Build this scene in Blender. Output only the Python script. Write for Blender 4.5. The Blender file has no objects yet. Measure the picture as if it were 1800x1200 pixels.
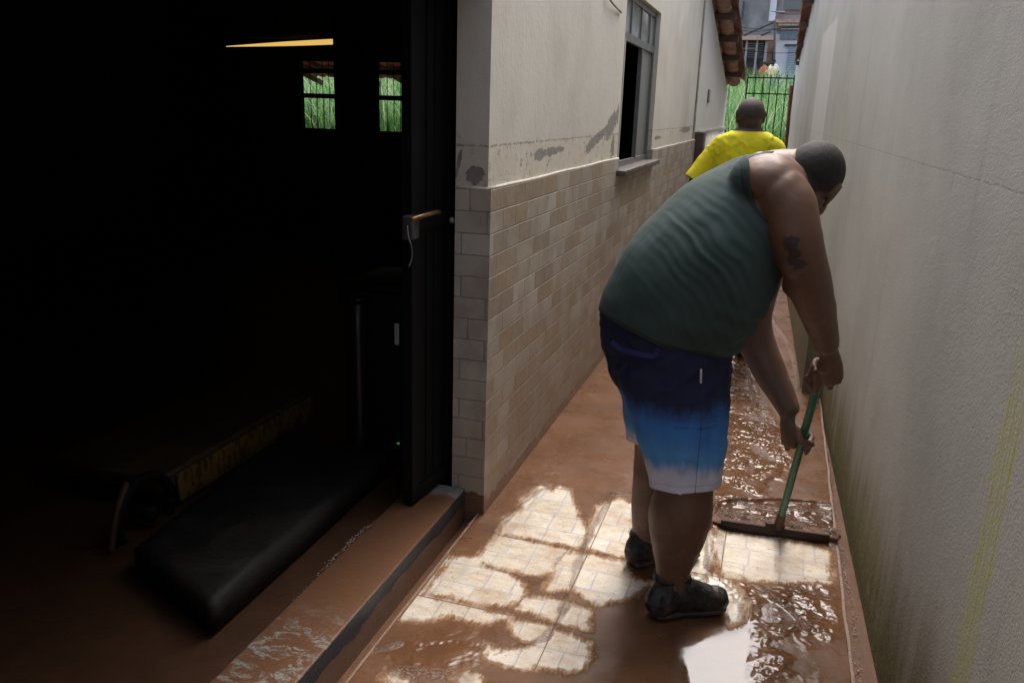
import bpy, bmesh, math, random
import numpy as np
from mathutils import Vector, Matrix, noise as mnoise
R_ = math.radians
scn = bpy.context.scene
COL = scn.collection
random.seed(7); rng = np.random.default_rng(7)

# ------------------------------------------------------------------ camera
F_, CX, CY, EYE = 1443., 900., 600., 1.55       # focal length in px of the 1800x1200 frame
def _rot():
    y = np.array([483, 393, -F_]); y /= np.linalg.norm(y)
    u = -np.array([-163, -5098, -F_]); u /= np.linalg.norm(u)
    u -= y*(u@y); u /= np.linalg.norm(u)
    return np.array([np.cross(y, u), y, u])
RC = _rot()
cam = bpy.data.objects.new('camera', bpy.data.cameras.new('camera')); COL.objects.link(cam)
cam.data.lens = F_/1800*36; cam.data.sensor_width = 36
cam.data.clip_start = .05; cam.data.clip_end = 500
cam.matrix_world = Matrix.Translation((0, 0, EYE)) @ Matrix([list(r) for r in RC]).to_4x4()
scn.camera = cam
def on(px, py, ax, val):                       # point of the photograph on the plane axis=val
    d = RC@np.array([px-CX, CY-py, -F_]); o = np.array([0, 0, EYE])
    return o+d*(val-o[ax])/d[ax]
def at(px, py, Y): return on(px, py, 1, Y)

# ------------------------------------------------------------------ light
world = bpy.data.worlds.new('World'); scn.world = world; world.use_nodes = True
wn = world.node_tree; bg = wn.nodes['Background']
sky = wn.nodes.new('ShaderNodeTexSky'); sky.sky_type = 'NISHITA'; sky.sun_disc = False
SUN_EL, SUN_AZ = R_(60), R_(2)
sky.sun_elevation = SUN_EL; sky.sun_rotation = SUN_AZ
sky.air_density = 1.0; sky.dust_density = 6.0; sky.ozone_density = 1.0
hs = wn.nodes.new('ShaderNodeHueSaturation'); hs.inputs['Saturation'].default_value = .75
wn.links.new(sky.outputs[0], hs.inputs['Color']); wn.links.new(hs.outputs[0], bg.inputs[0])
bg.inputs[1].default_value = .15
sl = bpy.data.lights.new('sun', 'SUN'); sl.energy = .5; sl.angle = R_(60); sl.color = (1, .98, .955)
so = bpy.data.objects.new('sun', sl); COL.objects.link(so)
so.rotation_euler = (R_(90)-SUN_EL, 0, math.pi-SUN_AZ)
scn.view_settings.view_transform = 'Standard'; scn.view_settings.look = 'None'
scn.view_settings.exposure = 1.7; scn.view_settings.gamma = 1
scn.cycles.max_bounces = 10; scn.cycles.diffuse_bounces = 6; scn.cycles.use_denoising = True
scn.cycles.sample_clamp_indirect = 8

# ------------------------------------------------------------------ node helper
class N:
    def __init__(s, name):
        s.m = bpy.data.materials.new(name); s.m.use_nodes = True
        s.t = s.m.node_tree; s.b = s.t.nodes['Principled BSDF']; s.geo = None
    def new(s, ty, **kw):
        n = s.t.nodes.new(ty)
        for k, v in kw.items(): setattr(n, k, v)
        return n
    def put(s, inp, v):
        if isinstance(v, bpy.types.NodeSocket): s.t.links.new(v, inp)
        elif v is not None:
            if isinstance(v, (tuple, list)) and len(v) == 3 and inp.type == 'RGBA': v = (*v, 1)
            if isinstance(v, (int, float)) and inp.type in ('RGBA', 'VECTOR'): v = (v, v, v, 1)[:4 if inp.type == 'RGBA' else 3]
            inp.default_value = v
    def P(s):
        if not s.geo: s.geo = s.new('ShaderNodeNewGeometry')
        return s.geo.outputs['Position']
    def obj(s): return s.new('ShaderNodeTexCoord').outputs['Object']
    def attr(s, name): return s.new('ShaderNodeAttribute', attribute_name=name).outputs['Fac']
    def math(s, op, a, b=None, c=None, clamp=False):
        n = s.new('ShaderNodeMath', operation=op, use_clamp=clamp)
        s.put(n.inputs[0], a); s.put(n.inputs[1], b); s.put(n.inputs[2], c); return n.outputs[0]
    def vmath(s, op, a, b=None):
        n = s.new('ShaderNodeVectorMath', operation=op); s.put(n.inputs[0], a); s.put(n.inputs[1], b)
        return n.outputs['Value'] if op in ('LENGTH', 'DISTANCE', 'DOT_PRODUCT') else n.outputs[0]
    def sep(s, v):
        n = s.new('ShaderNodeSeparateXYZ'); s.put(n.inputs[0], v); return n.outputs
    def comb(s, x, y, z=0.):
        n = s.new('ShaderNodeCombineXYZ'); s.put(n.inputs[0], x); s.put(n.inputs[1], y); s.put(n.inputs[2], z); return n.outputs[0]
    def noise(s, v, scale, detail=4, rough=.55, dist=0.):
        n = s.new('ShaderNodeTexNoise'); s.put(n.inputs['Vector'], v)
        n.inputs['Scale'].default_value = scale; n.inputs['Detail'].default_value = detail
        n.inputs['Roughness'].default_value = rough; n.inputs['Distortion'].default_value = dist
        return n.outputs['Fac']
    def voro(s, v, scale, feature='F1'):
        n = s.new('ShaderNodeTexVoronoi', feature=feature); s.put(n.inputs['Vector'], v); n.inputs['Scale'].default_value = scale
        return n.outputs['Distance']
    def rng(s, v, a, b, c=0., d=1.):
        n = s.new('ShaderNodeMapRange', interpolation_type='SMOOTHSTEP'); s.put(n.inputs[0], v)
        for i, x in enumerate((a, b, c, d)): s.put(n.inputs[i+1], x)
        return n.outputs[0]
    def ramp(s, f, stops, interp='LINEAR'):
        n = s.new('ShaderNodeValToRGB'); n.color_ramp.interpolation = interp; s.put(n.inputs[0], f)
        e = n.color_ramp.elements
        while len(e) < len(stops): e.new(.5)
        for i, (p, c) in enumerate(stops): e[i].position = p; e[i].color = (*c, 1) if len(c) == 3 else c
        return n.outputs[0]
    def mix(s, f, a, b, mode='MIX'):
        n = s.new('ShaderNodeMix', data_type='RGBA', blend_type=mode)
        s.put(n.inputs[0], f); s.put(n.inputs[6], a); s.put(n.inputs[7], b); return n.outputs[2]
    def bump(s, h, strength=.3, dist=.01, normal=None):
        n = s.new('ShaderNodeBump'); s.put(n.inputs['Strength'], strength); n.inputs['Distance'].default_value = dist
        s.put(n.inputs['Height'], h); s.put(n.inputs['Normal'], normal); return n.outputs[0]
    def out(s, color=None, rough=None, normal=None, **kw):
        s.put(s.b.inputs['Base Color'], color); s.put(s.b.inputs['Roughness'], rough); s.put(s.b.inputs['Normal'], normal)
        for k, v in kw.items(): s.put(s.b.inputs[k.replace('_', ' ')], v)
        return s.m
    def add(s, *a):
        r = a[0]
        for x in a[1:]: r = s.math('ADD', r, x)
        return r
    def mul(s, *a):
        r = a[0]
        for x in a[1:]: r = s.math('MULTIPLY', r, x)
        return r
    def mx(s, *a):
        r = a[0]
        for x in a[1:]: r = s.math('MAXIMUM', r, x)
        return r

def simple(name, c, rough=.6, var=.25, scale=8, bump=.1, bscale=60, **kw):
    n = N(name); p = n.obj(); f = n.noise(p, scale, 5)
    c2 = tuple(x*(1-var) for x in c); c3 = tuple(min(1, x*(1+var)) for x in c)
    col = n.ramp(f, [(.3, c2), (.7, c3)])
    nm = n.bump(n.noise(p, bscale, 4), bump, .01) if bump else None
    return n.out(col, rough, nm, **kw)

# ------------------------------------------------------------------ object helpers
def thing(name, label, cat, loc=(0, 0, 0), group=None):
    o = bpy.data.objects.new(name, None); COL.objects.link(o); o.location = loc
    o.empty_display_size = .1
    o['label'] = label; o['category'] = cat
    if group: o['group'] = group
    return o
def tag(o, label, cat, group=None):
    o['label'] = label; o['category'] = cat
    if group: o['group'] = group
    return o
def struct(o): o['kind'] = 'structure'; return o
def wloc(o):
    v = Vector((0, 0, 0))
    while o: v += Vector(o.location); o = o.parent
    return v
def obj(name, src, mat, parent=None, smooth=True, label=None, origin=None):
    """src: bmesh or (verts, faces) in world coordinates"""
    me = bpy.data.meshes.new(name)
    if isinstance(src, bmesh.types.BMesh): src.to_mesh(me); src.free()
    else:
        me.from_pydata([tuple(v) for v in src[0]], [], [tuple(f) for f in src[1]])
    off = wloc(parent) if parent else (Vector(origin) if origin else Vector((0, 0, 0)))
    if off.length: me.transform(Matrix.Translation(-off))
    me.polygons.foreach_set('use_smooth', [smooth]*len(me.polygons))
    for m in (mat if isinstance(mat, (list, tuple)) else [mat]): me.materials.append(m)
    o = bpy.data.objects.new(name, me); COL.objects.link(o)
    if parent: o.parent = parent
    elif origin: o.location = origin
    if label: o['label'] = label
    return o
def B(): return bmesh.new()
def box(bm, x0, x1, y0, y1, z0, z1, bev=0., mat=0, M=None):
    vs = [bm.verts.new((x, y, z)) for x in (x0, x1) for y in (y0, y1) for z in (z0, z1)]
    fs = [(0, 1, 3, 2), (4, 6, 7, 5), (0, 4, 5, 1), (2, 3, 7, 6), (0, 2, 6, 4), (1, 5, 7, 3)]
    ff = [bm.faces.new([vs[i] for i in f]) for f in fs]
    for f in ff: f.material_index = mat
    if bev:
        es = list({e for f in ff for e in f.edges})
        r = bmesh.ops.bevel(bm, geom=es, offset=bev, segments=2, affect='EDGES', profile=.6)
        vs = list({v for f in r['faces'] for v in f.verts} | {v for v in vs if v.is_valid})
    if M is not None: bmesh.ops.transform(bm, matrix=M, verts=[v for v in vs if v.is_valid])
    return vs
def unit(v): v = np.array(v, float); return v/np.linalg.norm(v)
def catmull(pts, sub):
    P = np.array(pts, float)
    if len(P) < 3 or sub <= 1:
        t = np.linspace(0, len(P)-1, (len(P)-1)*sub+1)
        return np.array([np.interp(t, range(len(P)), P[:, k]) for k in range(P.shape[1])]).T
    Q = np.vstack([2*P[0]-P[1], P, 2*P[-1]-P[-2]]); out = []
    for i in range(1, len(Q)-2):
        for s in range(sub):
            t = s/sub; a, b, c, d = Q[i-1], Q[i], Q[i+1], Q[i+2]
            out.append(.5*((2*b)+(-a+c)*t+(2*a-5*b+4*c-d)*t*t+(-a+3*b-3*c+d)*t**3))
    out.append(P[-1]); return np.array(out)
def tube(bm, pts, rad, side=(0, 0, 1), seg=20, sub=5, cap=.6, mat=0):
    """swept ellipse; rad entries are r or (r_side, r_other)"""
    rad = [(r, r) if np.isscalar(r) else r for r in rad]
    D = catmull(np.hstack([np.array(pts, float), np.array(rad, float)]), sub)
    C, Rr = D[:, :3], np.abs(D[:, 3:])
    T = np.gradient(C, axis=0); T /= np.linalg.norm(T, axis=1)[:, None]
    n = len(C); s0 = np.array(side, float); rings = []
    def frame(t, s):
        s = s-t*(s@t)
        if np.linalg.norm(s) < 1e-3: s = np.cross(t, [1, .3, .2])
        s = s/np.linalg.norm(s); return s, np.cross(t, s)
    lst = []
    if cap:
        s, b = frame(T[0], s0); r = min(Rr[0])
        for a in (80, 55, 28): lst.append((C[0]-T[0]*math.sin(R_(a))*r*cap, Rr[0]*math.cos(R_(a)), s, b))
    for i in range(n):
        s, b = frame(T[i], s0); lst.append((C[i], Rr[i], s, b))
        if len(pts) > 2 or i: s0 = s
    if cap:
        s, b = frame(T[-1], s0); r = min(Rr[-1])
        for a in (28, 55, 80): lst.append((C[-1]+T[-1]*math.sin(R_(a))*r*cap, Rr[-1]*math.cos(R_(a)), s, b))
    for c, r, s, b in lst:
        rings.append([bm.verts.new(c+s*r[0]*math.cos(2*math.pi*k/seg)+b*r[1]*math.sin(2*math.pi*k/seg)) for k in range(seg)])
    for a, b in zip(rings, rings[1:]):
        for k in range(seg):
            f = bm.faces.new((a[k], a[(k+1) % seg], b[(k+1) % seg], b[k])); f.material_index = mat
    bm.faces.new(rings[0][::-1]).material_index = mat; bm.faces.new(rings[-1]).material_index = mat
    return rings
def ell(bm, c, r, A=None, sub=3):
    """ellipsoid, A = 3x3 with the axes as columns"""
    A = np.eye(3) if A is None else np.array(A)
    M = Matrix.Translation(tuple(c)) @ Matrix([list(x) for x in A]).to_4x4() @ Matrix.Diagonal((*((r,)*3 if np.isscalar(r) else r), 1))
    bmesh.ops.create_icosphere(bm, subdivisions=sub, radius=1, matrix=M)
def remesh(bm, vox):
    me = bpy.data.meshes.new('tmp'); bmesh.ops.recalc_face_normals(bm, faces=bm.faces); bm.to_mesh(me); bm.free()
    o = bpy.data.objects.new('tmp', me); COL.objects.link(o)
    md = o.modifiers.new('r', 'REMESH'); md.mode = 'VOXEL'; md.voxel_size = vox
    dg = bpy.context.evaluated_depsgraph_get(); e = o.evaluated_get(dg).to_mesh()
    V = np.empty(len(e.vertices)*3); e.vertices.foreach_get('co', V); V = V.reshape(-1, 3).copy()
    L = np.empty(len(e.loops), int); e.loops.foreach_get('vertex_index', L)
    st = np.empty(len(e.polygons), int); e.polygons.foreach_get('loop_start', st)
    F = [L[a:b] for a, b in zip(st, list(st[1:])+[len(L)])]
    bpy.data.objects.remove(o); bpy.data.meshes.remove(me)
    return V, np.array(F) if all(len(f) == 4 for f in F) else F
def edges_of(F):
    F = np.array(F); k = F.shape[1]
    E = np.vstack([np.stack([F[:, i], F[:, (i+1) % k]], 1) for i in range(k)]); E.sort(1)
    return np.unique(E, axis=0)
def smooth_np(V, F, it, w=.5, mask=None):
    E = edges_of(F); n = len(V); deg = np.bincount(E.ravel(), minlength=n).astype(float)[:, None]; deg[deg == 0] = 1
    m = w if mask is None else (w*mask)[:, None]
    for _ in range(it):
        S = np.zeros_like(V)
        for k in range(3):
            S[:, k] = np.bincount(E[:, 0], V[E[:, 1], k], n)+np.bincount(E[:, 1], V[E[:, 0], k], n)
        V = V+(S/deg-V)*m
    return V
def normals_np(V, F):
    F = np.array(F); a = V[F[:, 2]]-V[F[:, 0]]; b = V[F[:, 3]]-V[F[:, 1]]; fn = np.cross(a, b); Nn = np.zeros_like(V)
    for k in range(4):
        for j in range(3): Nn[:, j] += np.bincount(F[:, k], fn[:, j], len(V))
    return Nn/np.maximum(np.linalg.norm(Nn, axis=1), 1e-9)[:, None]
def isocut(V, F, g):
    """keep where g(V)>0, boundary vertices moved on to g=0"""
    F = np.array(F); G = g(V); keep = (G[F] > 0).any(1); F = F[keep]
    used = np.unique(F); bad = used[G[used] <= 0]; e = 1e-4
    for _ in range(4):
        X = V[bad]; g0 = g(X)
        gr = np.stack([(g(X+np.eye(3)[k]*e)-g0)/e for k in range(3)], 1)
        st = gr*(g0/np.maximum((gr**2).sum(1), 1e-6))[:, None]
        ln = np.linalg.norm(st, axis=1); st *= np.minimum(1, .01/np.maximum(ln, 1e-9))[:, None]
        V[bad] = X-st
    idx = -np.ones(len(V), int); idx[used] = np.arange(len(used)); V = V[used]; F = idx[F]
    k = F.shape[1]; E = np.vstack([np.stack([F[:, i], F[:, (i+1) % k]], 1) for i in range(k)]); E.sort(1)
    U, cnt = np.unique(E, axis=0, return_counts=True); U = U[cnt == 1]; n = len(V); deg = np.bincount(U.ravel(), minlength=n); b = deg == 2
    for _ in range(10):                                # even out the cut edge
        S = np.stack([np.bincount(U[:, 0], V[U[:, 1], j], n)+np.bincount(U[:, 1], V[U[:, 0], j], n) for j in range(3)], 1)
        V[b] += .5*(S[b]/2-V[b])
    return V, F
def fbm(V, sc, seed=0, oct=3):
    return np.array([mnoise.fractal(Vector(v*sc)+Vector((seed*7.1, seed*3.3, seed)), 1., 2., oct) for v in V])
def solidify(o, t, off=-1):
    m = o.modifiers.new('s', 'SOLIDIFY'); m.thickness = t; m.offset = off; return o

# ------------------------------------------------------------------ materials of the setting
MUD = (.138, .067, .034)
def blob(n, u, v, cu, cv, ru, rv, rot=0., nz=None, amp=.5):
    du = n.math('SUBTRACT', u, cu); dv = n.math('SUBTRACT', v, cv); c, s = math.cos(rot), math.sin(rot)
    a = n.math('DIVIDE', n.add(n.mul(du, c), n.mul(dv, s)), ru); b = n.math('DIVIDE', n.add(n.mul(dv, c), n.mul(du, -s)), rv)
    d = n.math('SQRT', n.add(n.mul(a, a), n.mul(b, b)))
    if nz is not None: d = n.add(d, n.mul(n.math('SUBTRACT', nz, .5), amp))
    return n.rng(d, 1.0, .9)
def mat_plaster():
    n = N('cream_plaster'); P = n.P(); x, y, z = n.sep(P); u = n.add(y, x)
    col = n.ramp(n.noise(P, 1.6, 6, .6), [(.28, (.45, .425, .365)), (.5, (.54, .515, .45)), (.72, (.58, .555, .485))])
    streak = n.noise(n.comb(n.mul(u, 5.), n.mul(z, .35), x), 1.6, 5, .6)
    col = n.mix(n.rng(streak, .56, .8, 0, .35), col, (.40, .37, .31))
    nz = n.noise(P, 9, 7, .75); nf = n.noise(P, 40, 5, .7); nj = n.noise(P, 17, 8, .82)
    low = n.rng(z, 1.45, 1.40)                      # band above the tiles, once under water
    col = n.mix(n.mul(low, n.rng(nz, .35, .7, .15, .7)), col, (.52, .45, .34))
    line = n.mul(n.rng(n.math('ABSOLUTE', n.math('SUBTRACT', n.add(z, n.mul(nz, .02)), 1.432)), .006, .002), n.rng(nf, .42, .55))
    spk = n.mul(low, n.rng(n.noise(P, 26, 7, .82), .585, .62))
    cem = n.mx(blob(n, u, z, 2.62, 1.372, .24, .017, .02, nj, 3.4), blob(n, u, z, 2.46, 1.365, .08, .024, .0, nj, 3.0),
               blob(n, u, z, 3.6, 1.405, .30, .030, .18, nj, 3.4), blob(n, u, z, 3.95, 1.47, .2, .060, .35, nj, 3.0),
               blob(n, u, z, 4.05, 1.34, .05, .07, 0, nj, 3.4), blob(n, u, z, 1.752, 1.318, .036, .034, .5, nf, 1.5), blob(n, u, z, 4.15, 1.54, .03, .06, 0, nj, 3.4),
               blob(n, u, z, 1.69, 1.36, .008, .06, -.2, nf, 1.5), blob(n, u, z, 5.9, 1.36, .2, .015, 0, nj, 3.4), blob(n, u, z, 7.9, 1.4, .4, .03, 0, nj, 3.4))
    halo = n.rng(n.noise(P, 5.5, 6, .75), .54, .60); col = n.mix(n.mul(halo, low, .5), col, (.60, .57, .50)); col = n.mix(n.mul(cem, .9), col, n.ramp(nf, [(.3, (.12, .115, .105)), (.7, (.24, .23, .21))]))
    col = n.mix(n.mul(n.mx(line, spk), .75), col, (.16, .13, .10))
    crk = n.mul(n.rng(n.voro(n.vmath('ADD', P, n.comb(n.mul(nz, .3), n.mul(nf, .1), 0.)), 2.2, 'DISTANCE_TO_EDGE'), .012, .003), n.rng(z, 1.6, 1.4), n.rng(nz, .5, .6))
    col = n.mix(n.mul(crk, .8), col, (.2, .17, .13))
    wht = n.rng(y, 9.7, 9.9, 0., .6); col = n.mix(wht, col, (.66, .66, .63))
    h = n.add(n.mul(nz, .4), n.mul(nf, .25), n.mul(cem, -1.2), n.mul(n.noise(P, 130, 3), .1), n.mul(spk, -.5))
    return n.out(col, .85, n.bump(h, .5, .012))
def mat_stucco():
    n = N('rough_stucco'); P = n.P(); x, y, z = n.sep(P)
    col = n.ramp(n.noise(P, 1.1, 6, .6), [(.3, (.305, .297, .265)), (.52, (.37, .362, .325)), (.72, (.415, .405, .365))])
    st = n.noise(n.comb(n.mul(y, 4.), n.mul(z, .3), 0.), 1.4, 6, .65)
    col = n.mix(n.rng(st, .55, .78, 0, .5), col, (.235, .215, .19))
    col = n.mix(n.rng(st, .42, .25, 0, .25), col, (.47, .46, .44))
    nz = n.noise(P, 7, 7, .7); nf = n.noise(P, 60, 5, .7)
    # pale strip, about 1.4 m wide along the wall
    edge = n.mul(n.rng(y, 7.2, 7.3), n.rng(y, 8.95, 8.85), n.rng(z, 2.35, 2.3))
    col = n.mix(n.mul(edge, .6), col, (.56, .55, .52))
    ln = n.mul(n.rng(n.math('ABSOLUTE', n.math('SUBTRACT', n.add(z, n.mul(nz, .012), n.mul(y, -.0012)), 1.425)), .0045, .001), n.rng(n.noise(n.comb(n.mul(y, 9.), 0., 0.), 3, 4, .7), .38, .56))
    tk = n.mul(n.rng(n.noise(n.comb(n.mul(y, 30.), n.mul(z, 5.), 0.), 1.2, 3), .62, .68), n.rng(z, 1.45, 1.42), n.rng(z, 1.36, 1.40))
    col = n.mix(n.mul(n.mx(ln, n.mul(tk, .8)), .30), col, (.15, .13, .11))
    spots = n.rng(n.noise(P, 34, 3, .8), .73, .76); col = n.mix(n.mul(spots, .5), col, (.2, .15, .12))
    mud = n.rng(n.add(z, n.mul(n.math('SUBTRACT', nz, .5), .5)), .75, .0, 0., .6); col = n.mix(mud, col, (.22, .165, .115))
    moss = n.mul(n.rng(n.add(z, n.mul(n.math('SUBTRACT', st, .5), .6)), .46, .04, 0., 1.), n.rng(n.noise(P, 3.1, 5, .7), .26, .44))
    col = n.mix(moss, col, n.ramp(nf, [(.35, (.055, .05, .010)), (.7, (.16, .13, .03))]))
    zz = n.add(y, n.mul(z, -.02), -.158)
    sb = None
    for c, w in ((1.43, .006), (1.452, .003), (1.468, .0055), (1.492, .0035), (1.507, .005), (1.53, .0025)):
        q = n.rng(n.math('ABSOLUTE', n.math('SUBTRACT', zz, c)), w*1.6, w*.4); sb = q if sb is None else n.mx(sb, q)
    sb = n.mul(sb, n.rng(n.add(z, n.mul(nz, .4)), 1.42, 1.2), n.rng(n.noise(n.comb(n.mul(y, 60.), n.mul(z, 6.), 0.), 1.5, 5, .7), .30, .6))
    col = n.mix(sb, col, (.36, .37, .02))
    tr = n.noise(n.vmath('MULTIPLY', P, (1., 1., 2.2)), 4.5, 4, .6, 1.2); h = n.add(n.mul(n.voro(P, 170), -.45), n.mul(n.noise(P, 95, 5, .7), .8), n.mul(nz, .7), n.mul(tr, 1.0), n.mul(spots, -.8), n.mul(ln, -.2))
    return n.out(col, .88, n.bump(h, .36, .0035))
def mat_walltile():
    n = N('stone_look_wall_tile'); P = n.P(); x, y, z = n.sep(P); u = n.add(y, x)
    br = n.new('ShaderNodeTexBrick', offset=.37, offset_frequency=2, squash=1.6, squash_frequency=3)
    w = n.noise(P, 14, 4, .6)
    n.put(br.inputs['Vector'], n.comb(n.add(u, n.mul(w, .006)), n.add(z, .0012, n.mul(w, .005)), 0.))
    for k, v in dict(Scale=1., Color1=(0, 0, 0, 1), Color2=(1, 1, 1, 1), Mortar=(.5, .5, .5, 1)).items(): br.inputs[k].default_value = v
    br.inputs['Mortar Size'].default_value = .003; br.inputs['Mortar Smooth'].default_value = .6
    br.inputs['Brick Width'].default_value = .155; br.inputs['Row Height'].default_value = .0797
    sid = n.rng(y, 2.77, 2.79)
    a = n.ramp(br.outputs['Color'], [(0, (.34, .30, .245)), (.2, (.27, .215, .155)), (.38, (.32, .285, .24)), (.55, (.235, .185, .135)), (.68, (.37, .345, .30)), (.8, (.27, .195, .12)), (.9, (.30, .265, .22))], 'CONSTANT')
    a = n.mix(n.mul(n.math('SUBTRACT', 1., sid), .8), a, (.62, .60, .56))  # jamb tiles greyer white, lifted further to make up for weak light there
    nz = n.noise(P, 22, 6, .7, .6)
    a = n.mix(n.rng(nz, .35, .7, 0., .45), a, (.38, .34, .28)); a = n.mix(n.rng(n.noise(P, 5, 5), .42, .66, 0, .55), a, (.21, .165, .125))
    gm = n.mul(br.outputs['Fac'], .5)
    # grout of the printed tiles themselves, four stones high
    fr = n.math('FRACT', n.math('DIVIDE', n.add(z, .0012+.0797*4*3), .3188)); g2 = n.math('LESS_THAN', n.math('ABSOLUTE', n.math('SUBTRACT', fr, .0)), .012)
    fu = n.math('FRACT', n.math('DIVIDE', n.add(u, 5.), .46)); g3 = n.math('LESS_THAN', fu, .006)
    g = n.mx(g2, g3)
    a = n.mix(gm, a, (.13, .10, .08)); a = n.mix(n.mul(g, .55), a, (.40, .36, .31)); a = n.mix(n.mul(n.rng(n.noise(P, 70, 5, .8), .6, .68), .35), a, (.17, .12, .09))
    st = n.noise(n.comb(n.mul(u, 3.), n.mul(z, 1.5), 0.), 2., 6, .7)
    a = n.mix(n.rng(n.add(z, n.mul(n.math('SUBTRACT', st, .5), 1.3)), 1.0, .1, 0., .5), a, (.225, .155, .105))
    edge = n.add(z, n.mul(n.math('SUBTRACT', n.noise(P, 15, 5, .7), .5), .10), n.mul(n.rng(u, 1.9, 1.75), -.03))
    md = n.rng(edge, .062, .052); a = n.mix(md, a, (.15, .076, .045))
    h = n.add(n.mul(nz, .5), n.mul(br.outputs['Fac'], -.9), n.mul(n.mx(g, 0.), -.7), n.mul(br.outputs['Color'], .25))
    return n.out(a, n.rng(md, 0, 1, .5, .25), n.bump(h, .7, .008))
def mat_mudfloor():
    n = N('muddy_tile_floor'); P = n.P(); x, y, z = n.sep(P)
    clean0, rip, mir, foam = n.attr('clean'), n.attr('ripple'), n.attr('mirror'), n.attr('foam')
    nz = n.noise(P, 24, 7, .72); nf = n.noise(P, 90, 5, .75)
    jag = n.noise(n.comb(n.mul(x, 42.), n.mul(y, 8.), 0.), 1.3, 8, .72)
    big = n.noise(P, 13, 6, .7)
    env = n.rng(clean0, .0, .25); c = n.add(clean0, n.mul(env, n.add(n.mul(n.math('SUBTRACT', jag, .5), 1.35), n.mul(n.math('SUBTRACT', big, .5), 1.1), n.mul(n.math('SUBTRACT', nf, .5), .35))))
    clean = n.rng(c, .30, .62); half = n.rng(c, .08, .36)
    br = n.new('ShaderNodeTexBrick', offset=.5, squash=1.3, squash_frequency=2)
    n.put(br.inputs['Vector'], n.comb(n.add(x, .515), n.add(y, -2.18), 0.))
    for k, v in dict(Scale=1., Color1=(0, 0, 0, 1), Color2=(1, 1, 1, 1), Mortar=(.5, .5, .5, 1)).items(): br.inputs[k].default_value = v
    br.inputs['Mortar Size'].default_value = .0038; br.inputs['Mortar Smooth'].default_value = .3
    br.inputs['Brick Width'].default_value = .094; br.inputs['Row Height'].default_value = .1175
    t = n.ramp(n.add(n.mul(nz, .7), n.mul(br.outputs['Color'], .3)), [(.3, (.52, .45, .35)), (.5, (.64, .59, .50)), (.7, (.70, .66, .58))])
    t = n.mix(n.mul(br.outputs['Fac'], .8), t, (.42, .47, .52))
    gx = n.math('FRACT', n.math('DIVIDE', n.add(x, .515+4.7), .47)); gy = n.math('FRACT', n.math('DIVIDE', n.add(y, -2.18+4.7), .47))
    gr = n.mx(n.math('LESS_THAN', gx, .009), n.math('LESS_THAN', gy, .010))
    t = n.mix(gr, t, (.16, .10, .07))
    stain = n.rng(n.noise(n.comb(n.mul(x, 9.), n.mul(y, 26.), 0.), 1., 6, .7), .4, .72)
    t = n.mix(n.mul(stain, .5), t, (.36, .24, .15)); sm = n.noise(n.comb(n.mul(x, 5.), n.mul(y, 3.), 0.), 1., 4, .6); t = n.mix(n.rng(sm, .42, .7, .05, .5), t, (.33, .21, .13))
    m = n.ramp(n.noise(P, 3.5, 6, .65), [(.3, (.095, .045, .023)), (.55, MUD), (.75, (.175, .088, .047))])
    m = n.mix(n.mul(n.rng(n.noise(P, 16, 7, .8, 1.2), .52, .66), .45), m, (.12, .058, .034))
    m = n.mix(n.mul(gr, .18), m, (.09, .045, .03))
    m = n.mix(n.mul(n.attr('pool'), .8), m, (.085, .042, .026))
    thin = n.mix(.5, m, (.44, .25, .12))
    col = n.mix(clean, n.mix(half, m, thin), t)
    # flecks of mud left on the clean tiles and bubbles of foam
    fl = n.mul(n.rng(n.noise(P, 55, 5, .8), .60, .64), clean); col = n.mix(n.mul(fl, .85), col, (.25, .13, .07))
    fo = n.mul(foam, n.rng(n.noise(P, 140, 4, .8), .42, .56)); bub = n.mul(n.rng(n.voro(P, 75), .30, .2), foam)
    col = n.mix(n.mul(fo, .6), col, (.36, .27, .22))
    wav = n.noise(n.comb(n.mul(x, 8.5), n.mul(y, 5.), 0.), 1.0, 2, .42, .9); wav2 = n.noise(P, 34, 2, .5, .3)
    h = n.add(n.mul(wav, rip, n.rng(n.noise(P, 7, 3), .4, .62, .5, 7.)), n.mul(wav2, rip, .22), n.mul(wav, mir, .12), n.mul(n.math('SUBTRACT', nz, .5), n.math('SUBTRACT', .26, n.mul(mir, .25))),
              n.mul(half, -.35), n.mul(clean, -.35), n.mul(br.outputs['Fac'], clean, -.12), n.mul(fo, .6), n.mul(bub, .35), n.mul(gr, clean, -.2), n.mul(n.noise(P, 6, 3), .2))
    ro = n.add(n.rng(n.noise(P, 4.5, 6, .7), .38, .62, .20, .36), n.mul(nf, .08)); ro = n.mix(clean, ro, n.add(.13, n.mul(nz, .2)))
    ro = n.mix(n.mx(mir, rip), ro, .025); ro = n.mix(n.mul(fo, .8), ro, .5)
    spec = n.add(.15, n.mul(n.mx(mir, rip, n.mul(fo, .8), n.mul(clean, .35)), .42))
    return n.out(col, ro, n.bump(h, .8, .006), IOR=1.5, Specular_IOR_Level=spec)
def mat_mud(name='wet_mud', c=MUD, bump=.35, rough=.3, foamy=0.):
    n = N(name); P = n.P(); nz = n.noise(P, 12, 7, .7, .4)
    col = n.ramp(nz, [(.3, tuple(v*.7 for v in c)), (.6, c), (.8, tuple(v*1.2 for v in c))])
    nf = n.noise(P, 120, 5, .8)
    if foamy: col = n.mix(n.rng(nf, .50, .56, 0, foamy), col, (.42, .35, .30))
    return n.out(col, n.add(rough, n.mul(nf, .1)), n.bump(n.add(n.mul(nz, .6), n.mul(nf, .35), n.mul(n.noise(P, 35, 4), .5)), bump, .01), IOR=1.38, Specular_IOR_Level=.3)
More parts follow.
